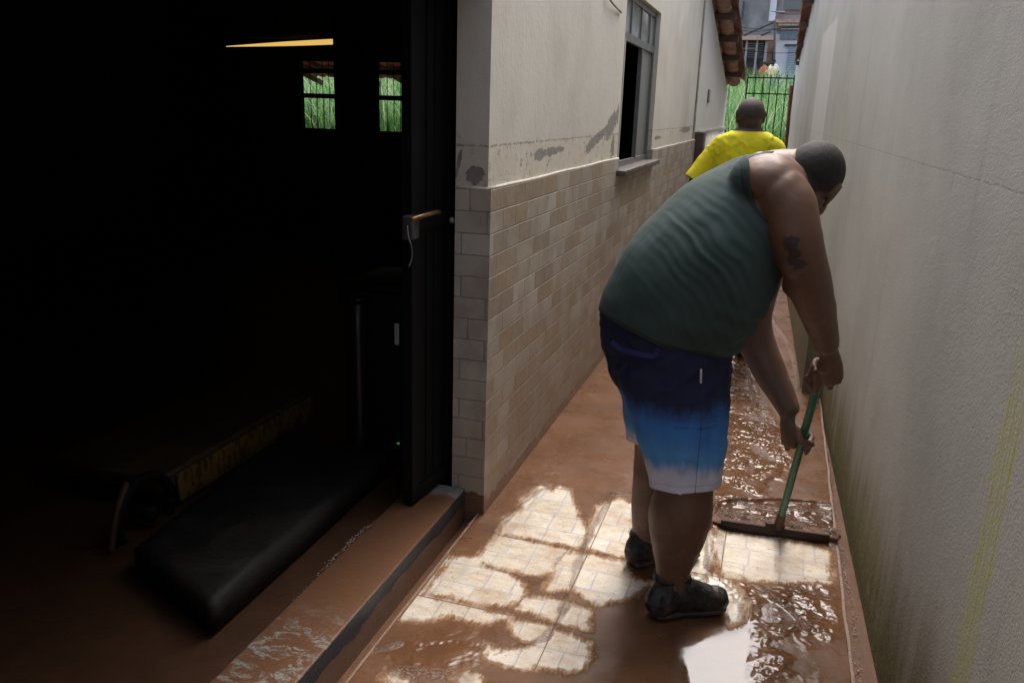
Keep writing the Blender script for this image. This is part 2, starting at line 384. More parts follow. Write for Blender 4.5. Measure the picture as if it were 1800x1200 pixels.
def mat_threshold():
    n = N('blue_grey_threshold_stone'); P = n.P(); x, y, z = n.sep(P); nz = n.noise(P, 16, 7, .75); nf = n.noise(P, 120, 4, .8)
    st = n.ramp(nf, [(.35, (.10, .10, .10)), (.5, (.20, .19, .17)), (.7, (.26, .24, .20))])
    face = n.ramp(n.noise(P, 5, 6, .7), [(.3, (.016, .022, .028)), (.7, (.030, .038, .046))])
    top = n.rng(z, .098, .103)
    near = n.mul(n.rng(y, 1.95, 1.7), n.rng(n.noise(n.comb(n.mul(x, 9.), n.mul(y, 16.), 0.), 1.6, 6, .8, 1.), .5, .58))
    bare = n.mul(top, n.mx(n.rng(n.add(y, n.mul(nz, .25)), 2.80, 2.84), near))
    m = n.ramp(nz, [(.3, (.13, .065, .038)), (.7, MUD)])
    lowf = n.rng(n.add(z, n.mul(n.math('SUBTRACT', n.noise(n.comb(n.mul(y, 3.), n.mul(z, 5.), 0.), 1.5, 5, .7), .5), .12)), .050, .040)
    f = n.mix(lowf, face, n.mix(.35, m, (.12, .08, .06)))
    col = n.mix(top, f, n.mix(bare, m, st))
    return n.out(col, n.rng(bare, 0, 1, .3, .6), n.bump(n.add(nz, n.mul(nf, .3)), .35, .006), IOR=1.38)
def mat_black_metal(name='black_painted_metal', c=(.0025, .0025, .003), rough=.65):
    n = N(name); P = n.obj(); f = n.noise(P, 9, 6, .7)
    return n.out(n.ramp(f, [(.3, tuple(v*.6 for v in c)), (.7, tuple(v*1.5 for v in c))]), n.add(rough, n.mul(f, .2)), n.bump(n.noise(P, 50, 4), .1, .004), Specular_IOR_Level=.2)
def mat_tileroof():
    n = N('terracotta_tile'); P = n.P(); i = n.noise(P, 5, 6, .75); f = n.noise(P, 30, 5, .7)
    col = n.ramp(n.add(n.mul(i, .7), n.mul(f, .3)), [(.3, (.05, .035, .03)), (.42, (.2, .11, .08)), (.55, (.42, .24, .17)), (.68, (.55, .36, .28))])
    return n.out(col, .85, n.bump(f, .4, .01))
PLASTER, STUCCO, WTILE, FLOORM = mat_plaster(), mat_stucco(), mat_walltile(), mat_mudfloor()
MUDM = mat_mud(); FOAM = mat_mud('foamy_mud', (.46, .38, .34), .3, .3, .7); THR = mat_threshold()
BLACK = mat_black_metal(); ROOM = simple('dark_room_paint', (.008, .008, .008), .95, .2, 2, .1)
ALU = simple('dull_aluminium', (.17, .175, .18), .42, .15, 20, .05, Metallic=.6)
TERRA = mat_tileroof()
WOODB = simple('dark_brown_wood', (.07, .04, .028), .6, .3, 12, .2)
def glassm(name='window_glass', tint=(.9, .95, .95), rough=.03):
    n = N(name); return n.out(tint, rough, Transmission_Weight=1., IOR=1.45)
GLASS = glassm()
CONC = simple('old_concrete', (.34, .34, .335), .9, .3, 1.2, .4, 9)

# ------------------------------------------------------------------ alley floor
def floorpt(px, py): return on(px, py, 2, 0.)[:2]
def poly(pts, crop=False): return np.array([floorpt(560+a/1.8, 800+b/1.8) for a, b in pts])
CLEAN = [poly(p) for p in [
    [(700, 100), (712, 98), (740, 118), (762, 100), (790, 108), (800, 130), (812, 175), (830, 215), (842, 243), (822, 288), (700, 265), (577, 243), (592, 200), (640, 178), (652, 140)],
    [(572, 256), (790, 300), (757, 330), (742, 366), (700, 376), (600, 362), (520, 338), (512, 325), (530, 290)],
    [(890, 160), (960, 140), (1010, 165), (990, 210), (978, 320), (852, 295), (868, 230), (880, 190)],
    [(780, 308), (962, 332), (1000, 400), (1040, 400), (1000, 440), (960, 455), (880, 470), (810, 420), (722, 424), (745, 370)],
    [(430, 325), (512, 325), (522, 350), (600, 380), (642, 402), (652, 440), (600, 470), (520, 470), (440, 450), (350, 430), (390, 370)],
    [(292, 440), (400, 455), (480, 478), (606, 512), (520, 530), (420, 502), (330, 520), (250, 515), (276, 470)],
    [(660, 450), (740, 455), (800, 470), (852, 490), (850, 553), (740, 520), (642, 485)],
    [(600, 520), (740, 545), (850, 590), (860, 630), (830, 670), (780, 685), (700, 668), (600, 665), (532, 640), (540, 612), (640, 620), (700, 600), (620, 562)],
    [(1165, 372), (1240, 380), (1300, 398), (1345, 450), (1342, 500), (1312, 540), (1290, 500), (1280, 460), (1200, 425)],
    [(1270, 243), (1400, 258), (1610, 300), (1617, 400), (1560, 392), (1480, 400), (1400, 394), (1290, 384), (1258, 330), (1252, 270)],
    [(1195, 270), (1236, 250), (1246, 300), (1232, 384), (1168, 366)],
    [(205, 705), (240, 690), (268, 712), (250, 735)], [(425, 705), (470, 690), (512, 712), (480, 740)], [(300, 430), (400, 320), (402, 330), (320, 440)]]]
MIRROR = [poly(p) for p in [
    [(1120, 640), (1150, 590), (1190, 562), (1240, 560), (1300, 548), (1340, 520), (1360, 440), (1300, 400), (1340, 395), (1400, 430), (1440, 490), (1400, 560), (1420, 640), (1400, 760), (1130, 760)],
    [(1170, 370), (1240, 385), (1330, 440), (1300, 410), (1220, 430)]]]
RIPPLE = [poly(p) for p in [
    [(1280, -330), (1345, -330), (1370, -200), (1450, -80), (1520, 0), (1480, 60), (1420, 100), (1380, 160), (1255, 165), (1250, 60), (1290, -100)],
    [(1400, 430), (1600, 400), (1640, 560), (1500, 600), (1560, 700), (1400, 720), (1420, 560)],
    [(1180, 380), (1320, 390), (1420, 470), (1360, 500), (1290, 420)],
    [(560, 640), (200, 740), (180, 600), (460, 540), (600, 620)], [(700, 200), (520, 200), (640, 60), (820, -60), (760, 60)]]]
FOAML = [([(1080, 867), (1062, 893), (1030, 950), (1004, 1033), (985, 1075)], .016), ([(1240, 1020), (1243, 940), (1262, 880)], .008), ([(1300, 1012), (1350, 1040), (1420, 1100)], .010),
         ([(640, 1150), (700, 1130)], .01), ([(870, 1150), (960, 1120), (1000, 1060)], .012), ([(560+930/1.8, 800+120/1.8), (1130, 865)], .014), ([(1262, 880), (1330, 893), (1470, 905)], .02), ([(1310, 640), (1330, 720)], .01),
         ([(1358, 560), (1385, 600), (1400, 640), (1402, 690)], .02), ([(560+560/1.8, 800+240/1.8), (560+650/1.8, 800+150/1.8), (560+720/1.8, 855)], .012), ([(820, 1190), (700, 1180)], .03)]
def sdist(Q, P):
    """signed distance of points Q to polygon P, positive inside"""
    ins = np.zeros(len(Q), bool); d = np.full(len(Q), 1e9)
    for a, b in zip(P, np.roll(P, -1, 0)):
        e = b-a; w = Q-a; t = np.clip((w@e)/(e@e), 0, 1); d = np.minimum(d, np.linalg.norm(w-t[:, None]*e, axis=1))
        c = ((a[1] > Q[:, 1]) != (b[1] > Q[:, 1])) & (Q[:, 0] < (b[0]-a[0])*(Q[:, 1]-a[1])/(b[1]-a[1]+1e-12)+a[0]); ins ^= c
    return np.where(ins, d, -d)
def ldist(Q, L):
    d = np.full(len(Q), 1e9)
    for a, b in zip(L, L[1:]):
        e = b-a; w = Q-a; t = np.clip((w@e)/(e@e), 0, 1); d = np.minimum(d, np.linalg.norm(w-t[:, None]*e, axis=1))
    return d
GUT = .356                                           # right edge of the tiled floor
def xr(y): return .444-.0303*(y-2.24)                # the right-hand wall's foot
xs = np.linspace(-.985, GUT, 232)
ys = [.3]
while ys[-1] < 15.2:
    y = ys[-1]; ys.append(y+(.03 if y < 1.5 else .0058 if y < 3.5 else .012+.012*(y-3.5)))
ys = np.array(ys); nx, ny = len(xs), len(ys)
XX, YY = np.meshgrid(xs, ys)
XX = XX-np.clip((YY-4.8)*.045, 0, .13)*((XX+.985)/(GUT+.985))           # narrower beyond the ledge
Q = np.stack([XX.ravel(), YY.ravel()], 1)
def field(polys, w):
    f = np.full(len(Q), -9.)
    sel = Q[:, 1] < 7.5
    for p in polys: f[sel] = np.maximum(f[sel], sdist(Q[sel], p))
    return np.clip(.5+f/w, 0, 1)
A_cl = field(CLEAN, .07); A_mi = field(MIRROR, .09); A_ri = np.maximum(field(RIPPLE[:3], .10), np.maximum(.45*field(RIPPLE[3:4], .10), .22*field(RIPPLE[4:], .1)))
FB = fbm(np.c_[Q, np.zeros(len(Q))], 9., 1, 3)
A_fo = np.zeros(len(Q)); Hh = np.zeros(len(Q))
for L, w in FOAML:
    Lp = np.array([floorpt(*p) for p in L]); d = ldist(Q, Lp)+FB*.012
    k = np.clip(1-np.abs(d)/w, 0, 1); A_fo = np.maximum(A_fo, k); Hh += .004*k
# heap of mud pushed along by the squeegee
SQA, SQB = np.array([-.068, 3.005]), np.array([.332, 3.03])
dy = Q[:, 1]-3.03; inx = np.clip((Q[:, 0]+.10)/.05, 0, 1)
heap = np.exp(-((dy-.055)/.05)**2)*inx*(dy > -.03)
Hh += heap*(.026+.016*FB); A_fo = np.maximum(A_fo, np.clip(heap*1.4-.35+FB*.6, 0, .8)); A_ri = np.maximum(A_ri, heap); pool = field([np.array([floorpt(*p) for p in [(1248, 890), (1290, 880), (1380, 884), (1470, 892), (1478, 955), (1370, 940), (1268, 925), (1262, 985), (1244, 1000)]])], .03)
A_ri = np.maximum(A_ri, pool*.7)
Hh += pool*(.008+.010*FB)
for L, w, hh in (([(1247, 1005), (1244, 940), (1262, 886), (1380, 880), (1472, 891)], .016, .020), ([(1472, 885), (1482, 960), (1486, 1010)], .012, .014)):
    k = np.clip(1-(ldist(Q, np.array([floorpt(*p) for p in L]))+FB*.008)/w, 0, 1); Hh += hh*k*k*(3-2*k)*(.8+.5*FB); pool = np.maximum(pool, k); A_ri = np.maximum(A_ri, k*.6)
Hh += -.0012*A_cl+.0012*FB*(1-A_cl)*(1-A_mi)
V = np.c_[Q, Hh]
ii = (np.arange(ny-1)[:, None]*nx+np.arange(nx-1)).ravel()
Fc = np.stack([ii, ii+1, ii+nx+1, ii+nx], 1)
fl = struct(obj('floor', (V, Fc), FLOORM))
for nm, A in (('clean', A_cl), ('ripple', A_ri), ('mirror', A_mi), ('foam', A_fo), ('pool', pool)):
    a = fl.data.attributes.new(nm, 'FLOAT', 'POINT'); a.data.foreach_set('value', A.astype(np.float32))
# the floor slab's edge, the strip beside the threshold and the gutter along the right wall
bm = B()
box(bm, -1.2, .9, .3, 15.3, -.30, -.045)
struct(obj('gutter', bm, MUDM, smooth=False))
bm = B()
for (x0, x1) in ((-.993, -.985), (GUT, GUT+.009)):
    n_ = 160; yy = np.linspace(.3, 4.8, n_)
    for a, b in zip(yy, yy[1:]):
        w = .003*mnoise.noise(Vector((x0*9, a*6, 0)))
        box(bm, x0+w*(x0 > 0), x1+w*(x0 > 0), a, b, -.03, .0035+.0015*mnoise.noise(Vector((0, a*30, x0))))
struct(obj('kerb_strip', bm, mat_mud('pale_edge_mud', (.26, .17, .12), .4, .3, .25), smooth=False))
def foam_rope(name, pts, r, seed=0):
    """line of froth: many small bubbles"""
    bm = B(); rd = random.Random(seed); P = catmull(pts, 60)
    for p in P:
        for _ in range(2):
            q = p+np.array([rd.gauss(0, r), rd.gauss(0, .006), abs(rd.gauss(0, r*.25))]); s = rd.uniform(.25, 1)*r*.5
            if rd.random() < .75: ell(bm, q, (s, s*rd.uniform(.8, 1.6), s*.6), sub=1)
    o = obj(name, bm, FOAM); o['kind'] = 'stuff'; return o
foam_rope('foam', [(.395, 1.4, -.040), (.385, 2.0, -.040), (.392, 2.6, -.040), (.378, 3.2, -.040), (.372, 4.1, -.040), (.36, 4.8, -.040)], .0065, 3)
foam_rope('foam', [(-1.245, 1.2, .094), (-1.24, 1.6, .094), (-1.262, 2.05, .094), (-1.27, 2.3, .094), (-1.25, 2.45, .094)], .006, 4)
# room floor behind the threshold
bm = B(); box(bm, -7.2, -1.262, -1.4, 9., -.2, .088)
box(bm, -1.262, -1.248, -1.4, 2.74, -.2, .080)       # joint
struct(obj('room_floor', bm, mat_mud('shade_darkened_mud', (.055, .027, .015), .35, .35), smooth=False))  # alley mud at a lower albedo, the room's shade put into its colour

# ------------------------------------------------------------------ the house on the left
house = thing('tiled_house', 'cream plastered house with stone-look tile dado and a dark open doorway', 'house')
XT, XPL, XI = -.967, -.980, -1.104
Y0, Y1 = 2.78, 9.85
WY0, WY1, WZ0, WZ1 = 5.2, 6.60, 1.205, 2.27
bm = B()
g = .0
box(bm, XI, XPL, Y0+.003, WY0, 1.274, 3.0); box(bm, XI, XPL, WY0, WY1, WZ1, 3.0); box(bm, XI, XPL, WY1, Y1, 1.274, 3.0)
vs = box(bm, XI, XPL, Y1, 14.6, -.2, 3.4)
for v in vs:
    if v.co.z > 1: v.co.z = 2.96 if v.co.y < 12 else 2.96-.213*(14.6-Y1)
box(bm, XI, XPL, -1.6, .68, -.2, 3.0); box(bm, XI, XPL, .68, Y0+.003, 2.02, 3.0)  # unseen near wall and lintel, extended to dim the room
obj('wall', bm, PLASTER, house, False)
bm = B()
def dado(y0, y1, z1): box(bm, XI+.001, XT, y0, y1, -.2, z1)
dado(Y0, WY0, 1.274); dado(WY0, WY1, WZ0-.002); dado(WY1, Y1, 1.274)
obj('tile_dado', bm, WTILE, house, False)
bm = B()                                             # pale grout bead along the top of the tiles
for a, b in ((Y0, WY0), (WY1, Y1)):
    tube(bm, [(XT-.006, y, 1.2745+.0015*math.sin(y*7)) for y in np.linspace(a, b, 24)], [.0065]*24, seg=8, sub=1, cap=0)
tube(bm, [(XI, Y0+.004, 1.2745), (XT-.006, Y0+.004, 1.2745)], [.006]*2, seg=8, sub=1, cap=0)
obj('grout_bead', bm, simple('white_grout', (.5, .47, .41), .8, .15, 30), house)
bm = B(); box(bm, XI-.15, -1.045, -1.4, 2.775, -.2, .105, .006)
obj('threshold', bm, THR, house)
# window
wn_ = B()
XW0, XW1 = -1.040, -1.012
for a in ((WY0, WY1, WZ0, WZ0+.035), (WY0, WY1, WZ1-.035, WZ1), (WY0, WY0+.035, WZ0+.035, WZ1-.035), (WY1-.035, WY1, WZ0+.035, WZ1-.035),
          (WY0+.035, WY1-.035, 1.985, 2.035), (WY0+.86, WY0+.89, 1.22, 1.985), (WY0+.38, WY0+.405, 2.035, WZ1-.035), (WY0+.76, WY0+.785, 2.035, WZ1-.035), (WY0+1.13, WY0+1.155, 2.035, WZ1-.035)):
    box(wn_, XW0, XW1, *a)
win = obj('window', wn_, ALU, house, False)
bm = B(); box(bm, XW0+.008, XW0+.012, WY0+.89, WY1-.035, WZ0+.035, 1.985)
obj('pane', bm, N('dusty_glass').out((.16, .165, .17), .3, None, Transmission_Weight=.0), win, False)
bm = B()
for a, b in ((0.035, .38), (.405, .76), (.785, 1.13), (1.155, 1.365)): box(bm, XW0+.012, XW0+.017, WY0+a, WY0+b, 2.035, WZ1-.035)
obj('transom_pane', bm, N('transom_glass').out((.30, .34, .33), .06, None, Metallic=.25), win, False)
bm = B(); box(bm, XW1+.002, XW1+.03, WY0+.035, WY0+.06, WZ0+.03, 1.985)
obj('sash_edge', bm, simple('pale_aluminium', (.4, .4, .39), .3, .1), win, False)
bm = B(); box(bm, XI, XT+.055, WY0-.07, WY1+.05, WZ0-.035, WZ0-.001, .004)
obj('sill', bm, simple('stone_sill', (.075, .058, .05), .5, .35, 14), win)
# conduit, brown pier and little switch box further along
bm = B(); tube(bm, [(XPL+.010, 9.62, 1.30), (XPL+.012, 9.62, 3.4)], [.012]*2, seg=10, sub=1); obj('conduit', bm, simple('painted_conduit', (.42, .38, .32), .6), house)
bm = B(); box(bm, XPL-.01, XPL+.10, 9.86, 10.12, -.2, 1.36, .006); obj('pier', bm, WOODB, house)
bm = B(); box(bm, XPL+.001, XPL+.02, 11.0, 11.18, 1.70, 1.86, .006); obj('meter_box', bm, simple('grey_metal_box', (.2, .2, .2), .5), house)
bm = B(); box(bm, XPL+.001, XPL+.03, 10.12, 14.58, 1.33, 1.37, .004); box(bm, XPL+.001, XPL+.012, 10.12, 14.58, -.2, 1.33); obj('render_band', bm, simple('grey_render', (.42, .41, .39), .9, .2, 2), house)
bm = B(); tube(bm, [on(1066, -12, 0, XPL+.01), on(1076, 5, 0, XPL+.02), on(1092, 22, 0, XPL+.008)], [.006]*3, seg=8); obj('cable_stub', bm, simple('old_cable', (.3, .3, .22), .7), house)
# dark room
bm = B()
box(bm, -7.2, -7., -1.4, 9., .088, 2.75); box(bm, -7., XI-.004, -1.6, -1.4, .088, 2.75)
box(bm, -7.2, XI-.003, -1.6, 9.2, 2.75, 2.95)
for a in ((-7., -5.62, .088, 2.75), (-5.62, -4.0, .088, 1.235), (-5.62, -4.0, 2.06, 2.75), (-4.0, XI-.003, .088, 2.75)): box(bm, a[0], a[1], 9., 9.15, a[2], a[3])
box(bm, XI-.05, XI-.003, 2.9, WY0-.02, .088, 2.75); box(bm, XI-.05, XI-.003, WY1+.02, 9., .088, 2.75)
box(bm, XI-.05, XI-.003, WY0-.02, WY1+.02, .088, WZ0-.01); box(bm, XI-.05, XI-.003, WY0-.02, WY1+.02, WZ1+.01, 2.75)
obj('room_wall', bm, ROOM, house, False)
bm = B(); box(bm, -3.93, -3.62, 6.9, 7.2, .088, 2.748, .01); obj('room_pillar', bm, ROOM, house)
bw = B()
for z0, z1 in ((1.60, 1.655), (1.885, 1.935), (2.02, 2.06), (1.235, 1.25)): box(bw, -5.62, -4., 9.02, 9.06, z0, z1)
for x in (-5.62, -4.83, -4.04): box(bw, x, x+.04, 9.0, 9.02, 1.235, 2.06)
rw = obj('window', bw, BLACK, house, False)
bm = B()
for x in np.arange(-5.5, -4.05, .085): tube(bm, [(x, 9.10, 1.235), (x, 9.10, 2.06)], [.0045]*2, seg=6, sub=1, cap=0)
obj('window_bars', bm, BLACK, rw, False)
# unseen roof slab added over the near end to darken it
bm = B(); box(bm, -1.8, .9, -1.6, 1.0, 2.75, 2.95); obj('unseen_canopy', bm, CONC, house, False)
# front porch: tiled slope falling towards the street, its verge over the alley
def roof_z(y): return 3.03-(y-10.)*.213
bm = B(); sl_ = math.hypot(1, .213)
def barrel(bm, x, y, r=.085, L=.46, up=True):
    n_ = 7; rows = []
    for j, (yy, rr) in enumerate(((y, r*.92), (y+L/sl_, r*1.08))):
        zc = roof_z(yy)+(.028 if up else .012)*(1.2-j)
        rows.append([bm.verts.new((x+rr*math.cos(math.pi*k/(n_-1))*(1 if up else -1), yy, zc+(rr*.75*math.sin(math.pi*k/(n_-1)) if up else -rr*.55*math.sin(math.pi*k/(n_-1))+.03))) for k in range(n_)])
    for k in range(n_-1): bm.faces.new((rows[0][k], rows[0][k+1], rows[1][k+1], rows[1][k]))
for i in range(54):
    for j in range(14):
        yy = 8.79+j*.41; dx = rng.normal(0, .006)
        barrel(bm, -.80-i*.178+dx, yy, .092); barrel(bm, -.89-i*.178, yy+.03, .085, up=False)
rf = obj('roof', bm, TERRA, house); solidify(rf, .014)
bm = B()
for y in np.arange(10.3, 14.7, .88): box(bm, -10.4, -.735, y-.045, y+.045, roof_z(y)-.085, roof_z(y)-.015)
for x in np.arange(-10.3, -1.0, .6):
    M = Matrix.Translation((x, 10, roof_z(10)-.16)) @ Matrix.Rotation(-math.atan(.213), 4, 'X'); box(bm, -.025, .025, 0, 4.6, -.04, .04, M=M)
obj('purlin', bm, WOODB, house, False)
# narrow folded door leaf in the doorway
Dh = np.array([-1.152, 2.86]); Dn = on(717, 885, 2, .115)[:2]+np.array([.0, .0])
e = unit(Dn-Dh); ang = math.atan2(e[1], e[0]); DW = float(np.linalg.norm(Dn-Dh))
MD = Matrix.Translation((Dh[0], Dh[1], .115)) @ Matrix.Rotation(ang, 4, 'Z')
bm = B()
box(bm, 0, .04, -.02, .02, 0, 2.3, .003, M=MD); box(bm, DW-.05, DW, -.02, .02, 0, 2.3, .003, M=MD)
for z in (0, 2.25, 1.02): box(bm, .04, DW-.05, -.018, .018, z, z+.05, .003, M=MD)
box(bm, .04, DW-.05, -.006, .006, .05, 1.02, M=MD); box(bm, .04, DW-.05, -.006, .006, 1.07, 2.25, M=MD)
for k in range(3): box(bm, .075+k*.055, .083+k*.055, .006, .012, .07, 1.0, M=MD); box(bm, .075+k*.055, .083+k*.055, .006, .012, 1.09, 2.2, M=MD)
door = obj('door', bm, BLACK, house, False)
def dpt(px, py, off=.04):                             # point in front of the leaf
    nrm = np.array([-e[1], e[0]]); nrm = nrm if nrm[0] > 0 else -nrm
    d = RC@np.array([px-CX, CY-py, -F_]); P0 = np.array([*Dh, 0.])+np.array([*nrm, 0])*off; N3 = np.array([*nrm, 0.])
    o_ = np.array([0, 0, EYE]); return o_+d*(((P0-o_)@N3)/(d@N3))
BRASS = simple('worn_brass', (.22, .14, .06), .3, .3, 40, .05, Metallic=.8)
bm = B(); tube(bm, [dpt(724, 386), dpt(745, 379, .055), dpt(768, 373, .055), dpt(772, 374, .03)], [.010, .009, .009, .008]); obj('handle', bm, BRASS, door)
bm = B(); P_ = dpt(722, 402, .022); box(bm, P_[0]-.02, P_[0]+.02, P_[1]-.03, P_[1]+.03, P_[2]-.035, P_[2]+.045, .006); obj('lock', bm, simple('dark_steel', (.05, .05, .055), .4), door)
bm = B(); tube(bm, [dpt(716, 398), dpt(718, 418, .05), dpt(723, 432, .06), dpt(724, 452, .055), dpt(719, 468, .05)], [.0028]*5, seg=8)
obj('key_chain', bm, ALU, door)
bm = B(); P_ = on(797, 387, 1, 2.79); ell(bm, P_+np.array([-.004, -.008, 0]), (.012, .012, .012), sub=2); obj('strike_bolt', bm, ALU, house)

# ------------------------------------------------------------------ the wall on the right
def rwall(y0, y1, z0, z1, off0, off1, bm):
    a0, a1 = xr(y0), xr(y1)
    pts = [(a0+off0, y0), (a1+off0, y1), (a1+off1, y1), (a0+off1, y0)]
    lo = [bm.verts.new((p[0], p[1], z0)) for p in pts]; hi = [bm.verts.new((p[0], p[1], z1)) for p in pts]
    bm.faces.new(lo[::-1]); bm.faces.new(hi)
    for k in range(4): bm.faces.new((lo[k], lo[(k+1) % 4], hi[(k+1) % 4], hi[k]))
wallr = thing('boundary_wall', 'tall rough grey stucco wall along the right side of the alley, green at its foot', 'wall', (xr(2.24), 2.24, 0))
bm = B(); rwall(-1.6, 15.3, -.3, 3.42, 0, .2, bm); bmesh.ops.recalc_face_normals(bm, faces=bm.faces); obj('wall', bm, STUCCO, wallr, False)
bm = B(); rwall(4.9, 8.8, -.1, .33, -.10, -.001, bm); bmesh.ops.recalc_face_normals(bm, faces=bm.faces); obj('ledge', bm, mat_mud('mossy_ledge', (.19, .17, .105), .5, .6), wallr, False)
bm = B()
pz = [(xr(14.8)-.03, 14.8, .2), (xr(14.8)-.028, 14.8, 1.2), (xr(14.8)-.05, 14.8, 2.05)]
tube(bm, pz, [.028]*3, seg=8); obj('rusty_post', bm, simple('rusty_iron', (.16, .05, .035), .8, .4, 20), wallr)
P_ = on(1448, 4, 0, .30); bm = B(); tube(bm, [P_+np.array([.12, 0, .02]), P_, P_+np.array([-.02, 0, -.05])], [.02]*3, seg=8); obj('hook', bm, WOODB, wallr)
bm = B(); tube(bm, [(xr(6.3), 6.3, 1.30), (xr(6.3)-.03, 6.3, 1.33), (xr(6.3)-.05, 6.28, 1.38)], [.008]*3, seg=8); obj('peg', bm, BLACK, wallr)
# neighbour's eave seen beyond the right wall
bm = B()
def rroof(y): return 3.25-(y-10.6)*.25
for j in range(9):
    y = 10.6+j*.40
    for i in range(5):
        x = .125+i*.18; rows = []
        for yy, rr in ((y, .085), (y+.46, .1)): rows.append([bm.verts.new((x+rr*math.cos(math.pi*k/6), yy, rroof(yy)+rr*.7*math.sin(math.pi*k/6)+.03)) for k in range(7)])
        for k in range(6): bm.faces.new((rows[0][k], rows[0][k+1], rows[1][k+1], rows[1][k]))
nr = obj('roof', bm, TERRA, wallr); solidify(nr, .014)
bm = B()
for y in np.arange(10.8, 14.2, .8): box(bm, .04, .9, y-.03, y+.04, rroof(y)-.07, rroof(y)-.01)
obj('purlin', bm, WOODB, wallr, False)

# ------------------------------------------------------------------ things in the dark room
bm = B(); rows = []                                   # padded black mattress
def slab(bm, quad, z0, z1, seg=26):
    quad = [np.array(q, float) for q in quad]; nu, nv = 30, 12; g_ = {}
    for lay in range(2):
        for i in range(nu+1):
            for j in range(nv+1):
                u, v = i/nu, j/nv; p = (1-u)*((1-v)*quad[0]+v*quad[3])+u*((1-v)*quad[1]+v*quad[2])
                ed = min(u*nu, (1-u)*nu, v*nv, (1-v)*nv); k = 1-.5*max(0, 1-ed)**2
                h = (z1-z0)*.5*(1 if lay else -1)*(.82+.18*min(1, ed/1.0))
                w = .008*mnoise.noise(Vector((p[0]*5, p[1]*5, lay)))*(1 if lay else .2)
                g_[lay, i, j] = bm.verts.new((p[0], p[1], (z0+z1)/2+h+w))
    for lay in range(2):
        for i in range(nu):
            for j in range(nv):
                f = [g_[lay, i, j], g_[lay, i+1, j], g_[lay, i+1, j+1], g_[lay, i, j+1]]; bm.faces.new(f if lay else f[::-1])
    rim = [(i, 0) for i in range(nu)]+[(nu, j) for j in range(nv)]+[(i, nv) for i in range(nu, 0, -1)]+[(0, j) for j in range(nv, 0, -1)]
    for a, b in zip(rim, rim[1:]+rim[:1]): bm.faces.new((g_[0, a[0], a[1]], g_[0, b[0], b[1]], g_[1, b[0], b[1]], g_[1, a[0], a[1]]))
slab(bm, [(-1.375, 1.66), (-1.385, 2.80), (-1.90, 2.86), (-1.80, 1.84)], .092, .195)
n = N('black_vinyl'); p = n.obj(); nz = n.noise(p, 7, 6, .7, .8); fn = n.noise(n.vmath('MULTIPLY', p, (6., 1.2, 4.)), 4, 5, .7)
VINYL = n.out(n.ramp(nz, [(.35, (.003, .0028, .0025)), (.7, (.016, .013, .011))]), n.add(.45, n.mul(nz, .35)), n.bump(n.add(nz, n.mul(fn, .6)), .4, .012), Specular_IOR_Level=.22)
tag(obj('mattress', bm, VINYL, origin=(-1.6, 2.2, .09)), 'black vinyl mattress lying on the muddy floor inside the doorway', 'mattress')
# yellow-brown cart behind it
cart = thing('handcart', 'dim golden brown cart with dark wheel and scuffed band behind black mattress', 'cart', (-2.2, 2.6, .09))
YEL = simple('worn_golden_paint', (.045, .025, .007), .6, .5, 9, .2)
A_, Bq = on(310, 812, 0, -1.99), on(552, 680, 0, -1.99)
bm = B(); box(bm, -2.5, -2.0, 2.2, Bq[1], .16, Bq[2]-.02, .02); obj('body', bm, YEL, cart)
bm = B(); n = N('label_band'); p = n.P(); x, y, z = n.sep(p)
q = n.rng(n.noise(n.comb(n.mul(y, 22.), n.mul(z, 8.), 0.), 1.4, 3, .6), .5, .54)
LBL = n.out(n.mix(q, (.18, .10, .025), (.06, .035, .012)), .55)
box(bm, -1.998, -1.985, A_[1], Bq[1]-.02, max(A_[2], Bq[2])-.16, max(A_[2], Bq[2])-.05, .003); obj('label_band', bm, LBL, cart)
bm = B(); wc = on(255, 900, 0, -1.99)
tube(bm, [wc+np.array([0, .13*math.cos(t), .13*math.sin(t)]) for t in np.linspace(0, 2*math.pi, 33)], [.018]*33, seg=10, sub=1, cap=0); tube(bm, [wc-np.array([.03, 0, 0]), wc+np.array([.03, 0, 0])], [.03]*2); obj('wheel', bm, BLACK, cart)
bm = B(); tube(bm, [on(195, 965, 0, -1.97), on(205, 900, 0, -1.97), on(222, 850, 0, -1.97)], [.012]*3, seg=8); obj('leg', bm, YEL, cart)
# upright dark cabinet with green lamp and white sticker
fr = thing('upright_cabinet', 'tall navy black upright cabinet with white sticker and tiny green light, behind the door leaf', 'cabinet', (-1.46, 3.0, .09))
NAVY = simple('navy_black_enamel', (.004, .005, .008), .5, .3, 6, .05, Specular_IOR_Level=.2)
bm = B(); box(bm, -1.60, -1.27, 2.84, 3.2, .12, .84, .012); obj('body', bm, NAVY, fr)
bm = B(); box(bm, -1.61, -1.26, 2.835, 3.21, .845, .875, .008); obj('lid', bm, NAVY, fr)
bm = B(); tube(bm, [(-1.515, 2.80, .13), (-1.515, 2.80, .80)], [.030]*2, cap=.2); ell(bm, (-1.515, 2.80, .82), (.036, .036, .012)); obj('pillar_tube', bm, simple('dark_grey_plastic', (.010, .011, .014), .35), fr)
bm = B(); p0, p1 = at(694, 568, 2.838), at(702, 606, 2.838); box(bm, p0[0], p1[0], 2.834, 2.8385, p1[2], p0[2], .001); obj('sticker', bm, simple('white_sticker', (.5, .5, .52), .5, .05), fr)
bm = B(); ell(bm, at(700, 779, 2.835), (.007, .004, .005), sub=2); n = N('green_lamp'); n.put(n.b.inputs['Emission Color'], (.1, 1., .1, 1)); n.put(n.b.inputs['Emission Strength'], .05); obj('indicator_light', bm, n.out((.05, .4, .05), .4), fr)
